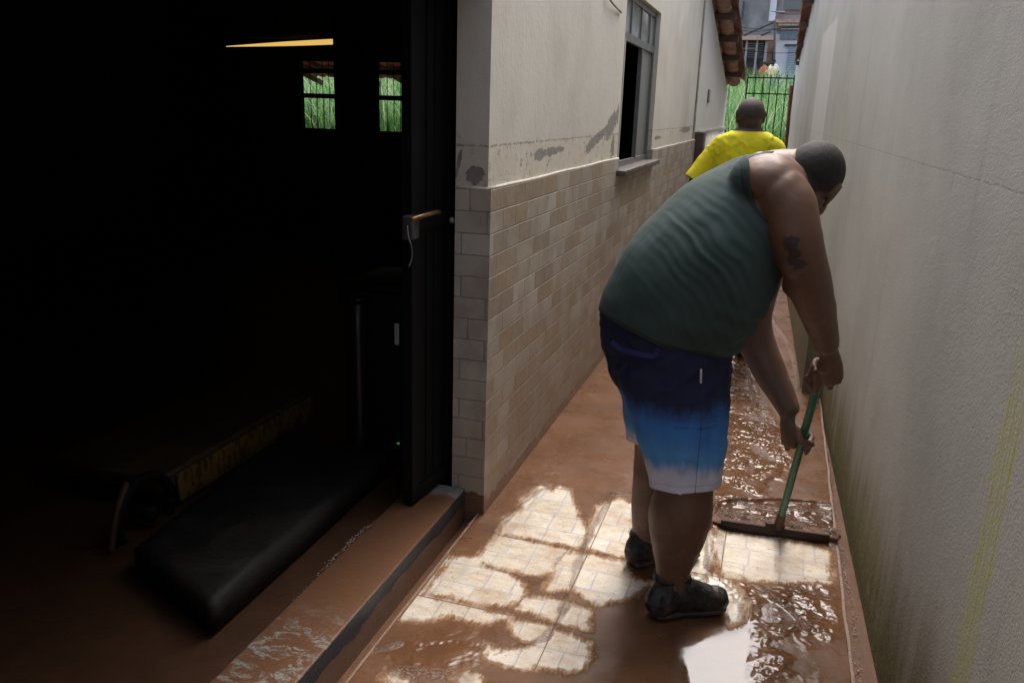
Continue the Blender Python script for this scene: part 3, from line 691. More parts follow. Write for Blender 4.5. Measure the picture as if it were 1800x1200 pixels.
for x in (-1.57, -1.30): bm = B(); tube(bm, [(x, 2.9, .09), (x, 2.9, .125)], [.018]*2, cap=0); obj('foot', bm, BLACK, fr)
# yellow beam strip under the ceiling; glow and taper imitate daylight fading along it
lp = thing('glowing_beam_strip', 'long warm yellow beam strip high in the dark room, daylight on it imitated by glow', 'beam_strip', (-4.9, 8.6, 2.3))
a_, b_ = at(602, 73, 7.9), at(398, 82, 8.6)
n = N('beam_daylight_glow'); n.put(n.b.inputs['Emission Color'], (1., .63, .16, 1)); n.put(n.b.inputs['Emission Strength'], .24)
bm = B(); tube(bm, [a_, (a_*.6+b_*.4), (a_*.3+b_*.7), b_], [.028, .024, .015, .004], seg=12, sub=4); obj('glow_strip', bm, n.out((.4, .25, .06), .5), lp)
bm = B(); m_ = (a_*.5+b_*.5)+np.array([0, 0, .08]); box(bm, m_[0]-.5, m_[0]+.5, m_[1]-.03, m_[1]+.03, m_[2]-.02, m_[2]+.02); box(bm, m_[0]-.01, m_[0]+.01, m_[1]-.01, m_[1]+.01, m_[2]+.02, 2.75); obj('added_hanger', bm, ROOM, lp, False)  # hanging bar added above the glowing strip

# ------------------------------------------------------------------ beyond the gate
def bank(y): return -.15+max(0, y-16)*.112 if y < 42 else 2.76
ysb = list(np.linspace(15.3, 42, 30))+[60, 120, 300]; xsb = [-200, -40]+list(np.linspace(-18, 10, 24))+[40, 200]
Vb = [(x, y, bank(y)+.12*mnoise.noise(Vector((x*.4, y*.4, 0)))-(.05 if y < 15.5 else 0)) for y in ysb for x in xsb]; nb = len(xsb)
Fb = [(j*nb+i, j*nb+i+1, (j+1)*nb+i+1, (j+1)*nb+i) for j in range(len(ysb)-1) for i in range(nb-1)]
struct(obj('terrain', (Vb, Fb), simple('weedy_soil', (.10, .09, .04), .95, .4, 2, .3)))
bm = B(); box(bm, -7.2, .9, 9.2, 15.3, -.5, -.032); box(bm, -200, 200, -60, 15.3, -.6, -.33); struct(obj('ground', bm, MUDM, smooth=False))
bm = B(); box(bm, -60, 60, 42.5, 47, 2.5, 2.86); struct(obj('street', bm, simple('asphalt', (.06, .06, .06), .9), smooth=False))
# tall grass
def blades(name, N_, xr_, yr_, hr, cols):
    Vg, Fg, Cg = [], [], []
    for _ in range(N_):
        x = random.uniform(*xr_); y = yr_[0]+(yr_[1]-yr_[0])*random.random()**1.6
        h = random.uniform(*hr); z0 = bank(y)-.05; w = random.uniform(.012, .026)*(1+.03*(y-16)); a = random.uniform(0, 6.28)
        lean = random.uniform(.05, .75)**1.3*h; ca, sa = math.cos(a), math.sin(a); wa = a+math.pi/2+random.uniform(-.6, .6); b = len(Vg); c = random.random()
        K = 5; droop = random.uniform(.0, .5)
        for k in range(K+1):
            t = k/K; ww = w*(.5+1.2*t if t < .4 else (1-t)*1.63)+.001
            r = lean*t**2; z = z0+h*(t-droop*t**3*.6)
            for s in (-1, 1): Vg.append((x+ca*r+s*ww*math.cos(wa), y+sa*r+s*ww*math.sin(wa), z))
            if k: Fg.append((b+2*k-2, b+2*k-1, b+2*k+1, b+2*k)); 
        Cg += [c]*(2*(K+1))
    n = N(name); c = n.attr('tone'); col = n.ramp(c, cols)
    n.out(col, .45); tr_ = n.new('ShaderNodeBsdfTranslucent'); n.put(tr_.inputs[0], col); ms = n.new('ShaderNodeMixShader'); ms.inputs[0].default_value = .4
    n.t.links.new(n.b.outputs[0], ms.inputs[1]); n.t.links.new(tr_.outputs[0], ms.inputs[2]); n.t.links.new(ms.outputs[0], n.t.nodes['Material Output'].inputs[0])
    o = obj('grass', (Vg, Fg), n.m); at_ = o.data.attributes.new('tone', 'FLOAT', 'POINT'); at_.data.foreach_set('value', Cg); o['kind'] = 'stuff'; return o
GC = [(0, (.02, .06, .02)), (.3, (.06, .18, .045)), (.6, (.13, .30, .075)), (.8, (.22, .38, .15)), (.92, (.30, .38, .22)), (1, (.42, .42, .30))]
blades('grass_by_alley', 9500, (-2.6, 1.6), (15.9, 27), (1.5, 2.3), GC)
blades('grass_by_house', 8000, (-13.5, -6.), (15.9, 22), (1.7, 2.7), GC)
# gate of the alley
gate = thing('gate', 'dark iron bar gate closing the far end of the alley in front of tall grass', 'gate', (-.45, 15.1, 0))
GY = 15.1; bm = B()
gx = [at(px, 150, GY)[0] for px in (1313, 1327, 1341, 1354, 1368, 1382, 1395)]
for x_ in (gx[0], gx[-1]): box(bm, x_-.012, x_+.012, GY-.010, GY+.010, .05, at(1340, 137, GY)[2])
for z in (at(1340, 165, GY)[2], at(1340, 137, GY)[2], .25): box(bm, gx[0], gx[-1], GY-.010, GY+.010, z-.010, z+.010)
obj('gate_frame', bm, BLACK, gate, False)
for x in gx: bm = B(); tube(bm, [(x, GY-.02, .05), (x, GY-.02, at(1340, 132, GY)[2])], [.008]*2, seg=8, sub=1, cap=.3); obj('bar', bm, BLACK, gate)
bm = B(); tube(bm, [(-1.0, GY, .02), (-1.0, GY, 1.3)], [.03]*2, seg=10); tube(bm, [(-1.0, GY, 1.0), (gx[0], GY, 1.0)], [.012]*2, seg=8); tube(bm, [(-1.0, GY, .4), (gx[0], GY, .4)], [.012]*2, seg=8)
obj('gate_post', bm, BLACK, gate)
# houses across the street
YB = 50.
def pbox(bm, px0, py0, px1, py1, y0, y1, bev=0.):
    a, b = at(px0, py1, y0), at(px1, py0, y0); box(bm, min(a[0], b[0]), max(a[0], b[0]), y0, y1, min(a[2], b[2]), max(a[2], b[2]), bev)
def hpiece(name, par, mat, *r, y0=YB, y1=YB+.3, label=None):
    bm = B(); 
    for q in r: pbox(bm, *q, y0, y1)
    return obj(name, bm, mat, par, False, label)
WHITEP = simple('chalky_white_paint', (.68, .68, .72), .8, .15, .7); PINK = simple('faded_brick_wall', (.42, .37, .36), .9, .25, 1.2, .5, 5)
BLUEG = simple('dark_blue_glass', (.05, .08, .14), .2); SHUT = N('roller_shutter'); p = SHUT.P(); x, y, z = SHUT.sep(p)
SHUT = SHUT.out((.30, .35, .42), .5, SHUT.bump(SHUT.math('SINE', SHUT.mul(z, 70.)), .6, .02))
h1 = thing('concrete_building', 'weathered grey concrete building across the street, dark openings below a beam', 'building', (-6., 52, 2.8))
bm = B(); c0 = at(1366, 62, YB+4)[0]; box(bm, -16, c0, YB+4, YB+12, at(1300, 62, YB+4)[2], 17); obj('wall', bm, CONC, h1, False)
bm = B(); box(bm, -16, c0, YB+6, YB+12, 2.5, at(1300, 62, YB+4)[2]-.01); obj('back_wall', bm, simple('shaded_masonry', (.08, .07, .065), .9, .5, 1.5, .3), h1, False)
hpiece('beam', h1, simple('pale_wood_beam', (.55, .40, .3), .8), (1270, 62, 1361, 70), y0=YB, y1=YB+.3)
for a, b in ((1309, 1312), (1327, 1330), (1344, 1346)): hpiece('post', h1, simple('grey_post', (.36, .35, .34), .8), (a, 68, b, 130), y0=YB+.31, y1=YB+.5)
hpiece('brick_panel', h1, simple('brown_brick_panel', (.27, .16, .11), .9, .3, 2), (1342, 72, 1360, 112), y0=YB+3.4, y1=YB+3.6)
for q in ((1299, 0, 1303, 40), (1308, 2, 1313, 52)): hpiece('drain_pipe', h1, simple('dark_pipe', (.12, .13, .16), .7), q, y0=YB+3.8, y1=YB+3.95)
hpiece('window', h1, BLUEG, (1303, 2, 1309, 34), y0=YB+3.9, y1=YB+3.98)
bm = B()
p0, p1 = at(1308, 62, YB), at(1364, 37, YB); tube(bm, [p0, p1], [.07]*2, seg=6, sub=1); p2, p3 = at(1338, 62, YB), at(1354, 56, YB); tube(bm, [p2, p3], [.06]*2, seg=6, sub=1)
obj('roof_edge', bm, simple('dark_corrugated_edge', (.12, .11, .11), .8), h1)
for k in range(7): hpiece('louvre', h1, simple('dim_slat', (.13, .13, .14), .7), (1313, 76+k*4, 1342, 77.2+k*4), y0=YB+2, y1=YB+2.1)
bm = B(); q0, q1 = at(1296, 86, YB+1), at(1330, 86, YB+1); tube(bm, [q0, q1], [.04]*2, seg=6, sub=1); obj('rail', bm, ALU, h1)
h2 = thing('white_shop_house', 'white two storey house across the street with blue grey roller shutter and tiled ledge', 'house', (1., 52, 2.8))
bm = B(); a = at(1366, 43, YB+.5); box(bm, a[0], 9, YB+.5, YB+9, 2.5, a[2]-.5); obj('wall', bm, WHITEP, h2, False)
bm = B(); box(bm, a[0], 9, YB+.55, YB+9, a[2]-.49, 17); obj('upper_wall', bm, PINK, h2, False)
hpiece('corner_pillar', h2, WHITEP, (1362, -140, 1370, 37), y0=YB+.2, y1=YB+.5)
hpiece('tiled_ledge', h2, simple('pinkish_tiles', (.5, .3, .22), .85, .3, 6), (1361, 34, 1450, 40), y0=YB-.3, y1=YB+.4)
hpiece('eave_slab', h2, simple('pale_slab', (.6, .6, .6), .8), (1368, 41, 1450, 45), y0=YB-.1, y1=YB+.4)
hpiece('window', h2, BLUEG, (1379, -4, 1450, 15), y0=YB+.35, y1=YB+.5)
hpiece('window', h2, simple('blue_grey_glass', (.14, .20, .25), .25), (1371, 54, 1420, 69), y0=YB+.35, y1=YB+.5)
bm = B()
for k in range(18): pbox(bm, 1379+k*2.2, -5, 1379.5+k*2.2, 17, YB+.20, YB+.25)
obj('window_grille', bm, ALU, h2, False)
hpiece('shutter', h2, SHUT, (1379, 81, 1412, 145), y0=YB+.35, y1=YB+.49)
hpiece('shutter_box', h2, simple('dark_recess', (.06, .06, .07), .7), (1379, 78, 1412, 81), y0=YB+.3, y1=YB+.49)
hpiece('string_course', h2, simple('pale_slab_b', (.55, .52, .5), .8), (1362, 50, 1420, 52), (1362, 20, 1380, 21.5), y0=YB+.2, y1=YB+.49)
bm = B(); tube(bm, [at(1362, 38, YB-1.2), at(1361, 108, YB-1.2), at(1360, 140, YB-1.2)], [.06, .06, .06], seg=8, sub=1); obj_ = obj('utility_pole', bm, simple('weathered_pole', (.13, .11, .10), .9), origin=tuple(at(1360, 140, YB-1.2)))
tag(obj_, 'thin dark pole standing beside the white shop house across the street', 'pole')
bm = B()
for a_, b_, sg in (((1290, 48), (1420, 44), .5), ((1290, 86), (1420, 92), .4), ((1290, 53), (1372, 51), .3), ((1355, 20), (1420, 24), .3)):
    q0, q1 = at(*a_, 46), at(*b_, 46); m_ = (q0+q1)/2-np.array([0, 0, sg*.3]); tube(bm, [q0, m_, q1], [.014]*3, seg=5, sub=6, cap=0)
tag(obj('overhead_cable', bm, BLACK, origin=(-1, 46, 6)), 'thin dark cables strung across the street before the buildings', 'cable')

# ------------------------------------------------------------------ people
def mat_skin(name, c, tattoo=None, gloss=.44):
    n = N(name); P = n.P(); nz = n.noise(P, 6, 5, .6); nf = n.noise(P, 45, 4, .6)
    col = n.ramp(nz, [(.3, tuple(v*.82 for v in c)), (.7, tuple(v*1.15 for v in c))])
    col = n.mix(n.mul(n.rng(nf, .55, .8), .3), col, tuple(v*.65 for v in c)); z = n.sep(P)[2]
    col = n.mix(n.mul(n.rng(n.noise(P, 20, 7, .82), .53, .60), n.rng(z, .52, .15)), col, (.17, .095, .06)); fr_ = n.rng(n.voro(P, 150), .16, .08); col = n.mix(n.mul(fr_, .25), col, tuple(v*.4 for v in c))
    if tattoo:
        m = None; q = n.noise(P, 34, 5, .75)
        for (t, r) in tattoo:
            d = n.vmath('DISTANCE', P, tuple(t)); k = n.rng(n.add(n.math('DIVIDE', d, r), n.mul(n.math('SUBTRACT', q, .5), 1.5)), 1.05, .75)
            m = k if m is None else n.mx(m, k)
        col = n.mix(n.mul(m, .86), col, (.022, .02, .024))
    pores = n.add(n.mul(n.noise(P, 260, 3), .35), n.mul(n.noise(P, 30, 4), .6))
    return n.out(col, n.add(gloss, n.mul(nf, .15)), n.bump(pores, .45, .003), Subsurface_Weight=.0, Subsurface_Radius=(.02, .008, .004), Subsurface_Scale=.3)
def mat_cloth(name, c, var=.2, rough=.9, fold=0., dirt=None):
    n = N(name); P = n.P(); nz = n.noise(P, 5, 5, .6)
    col = n.ramp(nz, [(.3, tuple(v*(1-var) for v in c)), (.7, tuple(min(1, v*(1+var)) for v in c))])
    if dirt: col = n.mix(n.rng(n.noise(P, 9, 6, .75), .55, .75, 0, .5), col, dirt)
    return n.out(col, rough, n.bump(n.add(n.mul(n.noise(P, 420, 2), .25), n.mul(n.noise(P, 22, 4, .6, .6), .8)), .25, .004))
def mat_hair(name, c=(.016, .013, .012)):
    n = N(name); P = n.P(); q = n.noise(P, 300, 3, .7)
    return n.out(n.ramp(q, [(.3, tuple(v*.6 for v in c)), (.7, tuple(v*2.2 for v in c))]), .75, n.bump(q, .6, .003))

def head_prims(bm, c, A, s=1., infl=0.):
    """A: 3x3 columns = right, forward, up"""
    A = np.array(A); c = np.array(c); L = lambda *p: c+A@(np.array(p)*s)
    def E(p, r): ell(bm, L(*p), tuple((x*s+infl) for x in r), A)
    E((0, -.016, .026), (.077, .098, .084)); E((0, .035, .0), (.066, .062, .075)); E((0, .030, -.052), (.060, .060, .060))
    E((0, .070, -.098), (.027, .024, .022)); E((0, -.045, -.03), (.060, .055, .055))
    for k in (-1, 1):
        E((k*.040, .062, -.024), (.028, .030, .028)); E((k*.030, .082, .026), (.026, .014, .010)); E((k*.050, .02, -.078), (.022, .045, .026))
    if not infl:
        tube(bm, [L(0, .088, .018), L(0, .104, -.010), L(0, .120, -.034)], [.009*s, .011*s, .016*s], seg=12)
        for k in (-1, 1):
            E((k*.016, .103, -.036), (.010, .012, .010))
            # ear: shell, rim, lobe
            E((k*.079, -.008, -.002), (.007, .017, .028)); E((k*.079, -.002, -.030), (.007, .009, .011))
            tube(bm, [L(k*.077, .008, .010), L(k*.080, -.002, .030), L(k*.085, -.020, .029), L(k*.086, -.025, .006), L(k*.080, -.012, -.024)], [.0052*s]*5, seg=8, sub=4)
            tube(bm, [L(k*.030-.018, .092, -.001), L(k*.030, .097, .006), L(k*.030+.018, .090, -.001)], [.0045*s]*3, seg=8)   # lids
            tube(bm, [L(k*.030-.017, .092, -.006), L(k*.030, .096, -.011), L(k*.030+.017, .089, -.006)], [.0040*s]*3, seg=8)
        E((0, .098, -.064), (.025, .012, .0065)); E((0, .096, -.076), (.022, .012, .008))
def eyes(par, c, A, s, eyemat):
    c = np.array(c); A = np.array(A)
    for k in (-1, 1):
        bm = B(); ell(bm, c+A@(np.array((k*.030, .084, -.003))*s), .0115*s, sub=3); obj('eye', bm, eyemat, par)
def skull_mesh(c, A, s, infl, vox, g):
    bm = B(); head_prims(bm, c, A, s, infl); V, F = remesh(bm, vox); V = smooth_np(V, F, 4)
    A = np.array(A); loc = lambda X: ((X-np.array(c))@A)/s
    return isocut(V, F, lambda X: g(loc(X)))
def hand(bm, wrist, C, a, s, fore, flip=1, r=1., rod=.0125, up=1):
    """closed hand round a rod through C along a; s points from the rod to the knuckles"""
    wrist, C = np.array(wrist, float), np.array(C, float); a = unit(a); s = unit(np.array(s)-a*(np.array(s)@a)); q = np.cross(a, s)*flip
    K = C+s*.040; M = (wrist+K)/2+s*.006
    fore = unit(fore); tube(bm, [wrist+fore*.05, wrist+fore*.012, M, K-q*.004, K+q*.004], [(.027, .027), (.026, .024), (.034, .022), (.036, .020), (.029, .014)], side=a, seg=20, sub=5)
    for o_ in (.031, .011, -.010, -.029): ell(bm, C+s*.041+a*o_*up-q*.004, (.0125, .0125, .0125), sub=2)
    ell(bm, (wrist*.45+C*.55)-q*.018+s*.012, (.022, .022, .026))
    offs = [.033, .011, -.011, -.031]; rr = [.0098, .0102, .0098, .0088]; end = [235, 245, 240, 228]
    for o_, rf_, en in zip(offs, rr, end):
        o_ = o_*up; pts, rad = [], []
        for k, ph in enumerate(np.linspace(5, en, 8)):
            R0 = .040-.014*min(1, ph/95.)+(.004 if 70 < ph < 110 or 150 < ph < 185 else 0); R0 = max(R0, rod+rf_+.0015)
            t = R_(ph); pts.append(C+a*(o_*(1-.08*k/7))+(s*math.cos(t)+q*math.sin(t))*R0); rad.append(rf_*r*(1.08 if k in (0, 3) else .98)*(1-.13*k/7))
        tube(bm, pts, rad, seg=12, sub=4, cap=.9)
    b0 = wrist*.4+C*.6-q*.02+a*.03*up
    tube(bm, [b0, C-q*.034+s*.014+a*.045*up, C-q*.030-s*.010+a*.040*up, C-q*.022-s*.030+a*.024*up], [.0155, .0125, .0115, .0098], seg=12, sub=5, cap=.9)

# ---- the man with the squeegee
th = R_(20); FW = np.array([math.cos(th), math.sin(th), 0]); RT = np.array([math.sin(th), -math.cos(th), 0])
FWD = -RC[:, 2]
def pxm(P): return F_/((np.array(P)-np.array([0, 0, EYE]))@FWD)      # px per metre at a point
def skel(rows):
    pts = [at(r[0], r[1], r[2]) for r in rows]
    rad = [(r[3]/pxm(p) if len(r) < 5 else (r[4], r[3]/pxm(p))) for r, p in zip(rows, pts)]
    return pts, rad
# rows: px, py, depth Y, half width in the picture (px), [lateral radius in m]
SP = [(1182, 700, 2.50, 76, .15), (1178, 650, 2.50, 94, .18), (1170, 578, 2.50, 112, .20), (1203, 520, 2.50, 127, .225), (1243, 462, 2.51, 124, .232),
      (1286, 398, 2.53, 104, .222), (1334, 345, 2.55, 78, .205), (1366, 318, 2.57, 58, .155)]
RA = [(1376, 335, 2.38, 44), (1389, 365, 2.36, 45), (1399, 415, 2.35, 44), (1414, 470, 2.39, 42), (1426, 512, 2.43, 37), (1441, 560, 2.49, 30), (1453, 606, 2.545, 22)]
LA = [(1366, 360, 2.76, 46), (1348, 450, 2.84, 38), (1326, 540, 2.88, 33), (1324, 585, 2.88, 33), (1350, 648, 2.85, 29), (1388, 722, 2.80, 20)]
RL = [(1190, 690, 2.43, 66), (1200, 780, 2.40, 54), (1203, 850, 2.39, 51), (1197, 900, 2.385, 54), (1190, 950, 2.385, 46), (1183, 1000, 2.385, 31), (1181, 1035, 2.385, 29)]
LL = [(1162, 690, 2.59, 58), (1156, 780, 2.64, 40), (1150, 850, 2.66, 38), (1146, 890, 2.665, 36), (1141, 930, 2.67, 29), (1137, 965, 2.67, 24), (1136, 985, 2.67, 23)]
HC = at(1421, 321, 2.60); cr = unit((.56, .34, .75)); fo = np.array([.04, .78, -.62]); fo = unit(fo-cr*(fo@cr)); HA = np.stack([np.cross(fo, cr), fo, cr], 1); HS = 1.07
SQ0 = np.array([.146, 3.02, .055]); ROD1 = at(1449, 632, 2.60); ra_ = unit(ROD1-SQ0)
def rod_at(py):
    lo, hi = 0., 1.3
    for _ in range(40):
        m = (lo+hi)/2; p = SQ0+(ROD1-SQ0)*m; c = RC.T@(p-np.array([0, 0, EYE])); y = CY-F_*c[1]/-c[2]
        if y > py: lo = m
        else: hi = m
    return SQ0+(ROD1-SQ0)*lo
def man_prims(bm, cloth=0.):
    p, r = skel(SP); tube(bm, p, [(a+cloth, b+cloth) for a, b in r], side=RT, seg=40, sub=6)
man = thing('person', 'man in dark green tank top bending forward with a green squeegee, blue and white shorts', 'person', (-.2, 2.5, 0))
bm = B(); man_prims(bm)
for rows in (RA, LA): tube(bm, *skel(rows), side=RT, seg=24)
ell(bm, at(1352, 318, 2.42), (.10, .10, .075)); ell(bm, at(1378, 352, 2.37), (.070, .070, .085)); ell(bm, at(1350, 330, 2.68), (.10, .10, .08))
ell(bm, at(1398, 445, 2.335), (.045, .04, .07)); ell(bm, at(1398, 500, 2.43), (.040, .034, .040)); ell(bm, at(1425, 500, 2.385), (.030, .026, .045)); ell(bm, at(1440, 530, 2.44), (.036, .036, .07))
for rows in (RL, LL): tube(bm, *skel(rows), side=FW, seg=24)
ell(bm, at(1185, 900, 2.39), (.080, .075, .12)); ell(bm, at(1138, 625, 2.44), (.09, .10, .11)); ell(bm, at(1138, 625, 2.57), (.09, .09, .11))
tube(bm, [at(1352, 322, 2.57), at(1388, 308, 2.585), HC-cr*.05-fo*.05], [(.115, .10), (.082, .075), (.068, .066)], side=RT, seg=24)
head_prims(bm, HC, HA, HS)
sR = np.array([.75, -.62, .25]); sL = np.array([-.86, -.25, .3])
WR, WL = at(1453, 606, 2.545), at(1388, 722, 2.80)
CR_, CL_ = rod_at(655), rod_at(778)
hand(bm, WR, CR_, ra_, sR, at(1441, 560, 2.49)-WR, flip=1, up=-1, r=1.12); hand(bm, WL, CL_, ra_, sL, at(1350, 648, 2.85)-WL, flip=-1, up=1, r=1.1)
V, F = remesh(bm, .0042)
hd = np.minimum(np.linalg.norm(V-CR_, axis=1), np.linalg.norm(V-CL_, axis=1)); fd = np.linalg.norm(V-(HC+fo*.08), axis=1)
nd = np.linalg.norm(V-(HC-fo*.08-cr*.05), axis=1)+.05; mk = np.clip((np.minimum(np.minimum(hd-.045, fd-.07), nd-.07))/.06, .12, 1); V = smooth_np(V, F, 14, .5, mk)
nr_ = normals_np(V, F); V += nr_*(fbm(V, 9., 3, 3)*.0035*np.clip((hd-.06)/.1, 0, 1)*np.clip((fd-.12)/.1, 0, 1))[:, None]
dn_ = (V-HC)@cr; bk = np.clip(-((V-HC)@fo)/.03+.5, 0, 1)*np.clip(1-np.abs(dn_+.085)/.06, 0, 1)*np.clip((.13-np.linalg.norm(V-(HC-cr*.085), axis=1))/.03, 0, 1)
V += nr_*(bk*(.0055*np.abs(np.sin((dn_+.02)*math.pi/.032))-.001))[:, None]
TAT = [(at(1378, 422, 2.27), .020), (at(1390, 430, 2.275), .026), (at(1398, 446, 2.29), .020), (at(1392, 457, 2.30), .018), (at(1404, 462, 2.31), .022), (at(1413, 458, 2.32), .018), (at(1374, 438, 2.27), .012), (at(1410, 480, 2.33), .010)]
SKIN1 = mat_skin('brown_skin', (.140, .072, .046), TAT)
obj('body', (V, F), SKIN1, man)
EYE_M = N('eye_white').out((.55, .5, .45), .15)
eyes(man, HC, HA, HS, EYE_M)
def hair_g(X): return np.minimum(X[:, 2]-(.012-.35*X[:, 1])+.085*np.clip((-X[:, 1]-.0)/.07, 0, 1), .072-X[:, 1])
def beard_g(X): return np.minimum(np.minimum(-.038-X[:, 2]-.15*np.abs(X[:, 1]-.04), X[:, 1]-.0), np.sqrt((X[:, 0]/.030)**2+((X[:, 2]+.070)/.016)**2+((X[:, 1]-.1)/.05)**2)*.03-.03)
HAIRM = mat_hair('cropped_hair', (.011, .0085, .0075)); BEARD = mat_hair('short_beard')
def soft_hair(name, c, infl, g, mat, skin, par):
    V, F = skull_mesh(HC, HA, HS, infl, .0045, g); o = obj(name, (V, F), mat, par); put_attr(o, 'edge', g((V-HC)@HA/HS))
    n = N.__new__(N); n.m = mat; n.t = mat.node_tree; n.b = n.t.nodes['Principled BSDF']; n.geo = None
    src = n.b.inputs['Base Color'].links[0].from_socket
    e = n.add(n.attr('edge'), n.mul(n.math('SUBTRACT', n.noise(n.P(), 160, 4, .8), .5), .02))
    n.put(n.b.inputs['Base Color'], n.mix(n.rng(e, .002, .018), skin, src))
def put_attr(o, nm, A): a = o.data.attributes.new(nm, 'FLOAT', 'POINT'); a.data.foreach_set('value', np.asarray(A, np.float32))
soft_hair('hair', None, .0012, hair_g, HAIRM, (.13, .07, .048), man)
soft_hair('beard', None, .0035, beard_g, BEARD, (.13, .07, .048), man)
# tank top
bm = B(); p, r = skel(SP)
infl = [.016, .018, .020, .013, .012, .011, .010, .009]
tube(bm, p, [(a+i, b+i) for (a, b), i in zip(r, infl)], side=RT, seg=44, sub=6)
for q, rr in ((at(1352, 318, 2.42), (.10, .10, .075)), (at(1350, 330, 2.68), (.10, .10, .08))): ell(bm, q, tuple(x+.010 for x in rr))
tube(bm, [at(1340, 335, 2.56), at(1392, 306, 2.585)], [(.125, .105), (.085, .080)], side=RT, seg=24)
V, F = remesh(bm, .0062); V = smooth_np(V, F, 5); nr_ = normals_np(V, F)
h0, h1_ = at(1048, 540, 2.5), at(1288, 624, 2.5); hn = unit(np.cross(h1_-h0, RT)); hn = hn if hn[2] > 0 else -hn
nk = at(1376, 300, 2.58); nkd = unit(at(1400, 296, 2.585)-at(1334, 345, 2.55))
shR = at(1388, 352, 2.35)
def lat(X): return (X-np.array(at(1340, 340, 2.55)))@RT
def armg(X, side):
    C = at(1390, 320, 2.45); d = X-C; u = d@FW; w = d[:, 2]; c_, s_ = math.cos(R_(28)), math.sin(R_(28))
    a = (u*c_-w*s_)/.152; b = (u*s_+w*c_)/.125
    el = (np.sqrt(a*a+b*b)-1)*.15
    return np.maximum(el, (.04 if side > 0 else .10)-side*lat(X))
def tank_g(X):
    hem = (X-h0)@hn+.006*np.sin(X[:, 0]*23+X[:, 1]*17); neck = -((X-nk)@nkd)
    return np.minimum.reduce([hem, neck, armg(X, 1), armg(X, -1)])
# creases: fan out from the back of the shoulder to the belly
fu = unit(at(1215, 400, 2.5)-at(1330, 590, 2.5)); fp = unit(np.cross(fu, RT))
fl2 = fbm(V, 5., 5, 3); tt = (V-at(1260, 480, 2.3))@fp; ss = (V-at(1260, 480, 2.3))@fu
crv = tt+.35*(ss+.1)**2+.008*fl2
wr = np.maximum(0, np.sin(crv*(112+30*np.sin(ss*4+1))+fl2*2.2))**2*.0040*(.6+.5*np.sin(crv*31+ss*6))+np.sin(crv*215+fl2*2.5)*.0018
amp = np.clip(1.05-np.abs(ss+.02)/.28, 0, 1)*np.clip(1-np.abs(tt-.02)/.24, 0, 1)*np.clip(.4+lat(V)*4, .15, 1)
amp2 = np.exp(-(((V-h1_)@FW)/.16)**2-((V-h1_)[:, 2]-.06)**2/.02)
V += nr_*((wr*amp*1.25)+np.sin(((V-h1_)@hn)*95+fl2*4)*.007*amp2+fl2*.006-.002)[:, None]
V, F = isocut(V, F, tank_g); tg_ = tank_g(V)
TANK = mat_cloth('dark_green_jersey', (.034, .060, .057), .22); _t = TANK.node_tree; _b = _t.nodes['Principled BSDF']
def edge_band(mat, w, k):
    n = N.__new__(N); n.m = mat; n.t = mat.node_tree; n.b = n.t.nodes['Principled BSDF']; n.geo = None
    src = n.b.inputs['Base Color'].links[0].from_socket; e = n.attr('edge')
    m = n.mx(n.mul(n.rng(e, w, w*.85), k), n.mul(n.rng(n.math('ABSOLUTE', n.math('SUBTRACT', e, w)), .0022, .0008), .75))
    n.put(n.b.inputs['Base Color'], n.mix(m, src, (.008, .010, .012)))
def put_attr(o, nm, A): a = o.data.attributes.new(nm, 'FLOAT', 'POINT'); a.data.foreach_set('value', np.asarray(A, np.float32))
edge_band(TANK, .011, .45)
tk_o = solidify(obj('tank_top', (V, F), TANK, man), .004); put_attr(tk_o, 'edge', tg_)
# dark piping round neck and arm holes comes from the thickness; a hem band
# shorts
def zof(py, Y=2.32): return at(1200, py, Y)[2]
bm = B()
SH = [(1190, 640, 2.49, 103, .205), (1170, 578, 2.50, 120, .212), (1180, 540, 2.50, 118, .21)]
p, r = skel(SH); tube(bm, p, r, side=RT, seg=40)
S1 = [(1182, 640, 2.42, 106, .125), (1191, 690, 2.41, 96, .120), (1196, 730, 2.40, 88, .115), (1201, 775, 2.395, 78, .108), (1203, 820, 2.39, 68, .102), (1203, 860, 2.385, 63, .098), (1203, 905, 2.385, 62, .098)]
S2 = [(1165, 640, 2.59, 96, .115), (1160, 700, 2.62, 70, .108), (1158, 760, 2.64, 58, .100), (1158, 830, 2.65, 52, .095)]
for S in (S1, S2): p, r = skel(S); tube(bm, p, r, side=RT, seg=32)
ell(bm, at(1131, 622, 2.44), (.118, .12, .14)); ell(bm, at(1131, 622, 2.58), (.118, .115, .14))
V, F = remesh(bm, .0062); V = smooth_np(V, F, 22); nr_ = normals_np(V, F); f1 = fbm(V*np.array([1, 1, .35]), 8., 8, 3); f2 = fbm(V, 11., 9, 3)
V += nr_*(f1*.015+f2*.005+np.maximum(0, np.sin((V[:, 2]-V[:, 0]*.8)*60+f1*5))**3*.004*np.clip((V[:, 2]-.62)*6, 0, 1))[:, None]
zh = zof(862, 2.31); zh2 = zof(782, 2.6)
def shorts_g(X):
    split = (X-np.array(at(1185, 800, 2.52)))@RT
    hem = np.where(split > 0, X[:, 2]-zh-.10*(X[:, 0]-at(1200, 860, 2.31)[0]), X[:, 2]-zh2)
    return np.minimum(hem+.0015*np.sin(X[:, 0]*60), (at(1170, 535, 2.5)[2]-X[:, 2])+.34*(X[:, 0]-at(1170, 535, 2.5)[0])*-1)
V, F = isocut(V, F, shorts_g); sg_ = shorts_g(V)
n = N('dip_dyed_shorts'); P = n.P(); x, y, z = n.sep(P); nz = n.noise(P, 9, 6, .7, .5); nb2 = n.noise(n.comb(n.mul(x, 14.), n.mul(y, 14.), n.mul(z, 4.)), 1.5, 5, .7)
zz = n.add(z, n.mul(n.math('SUBTRACT', nb2, .5), .10))
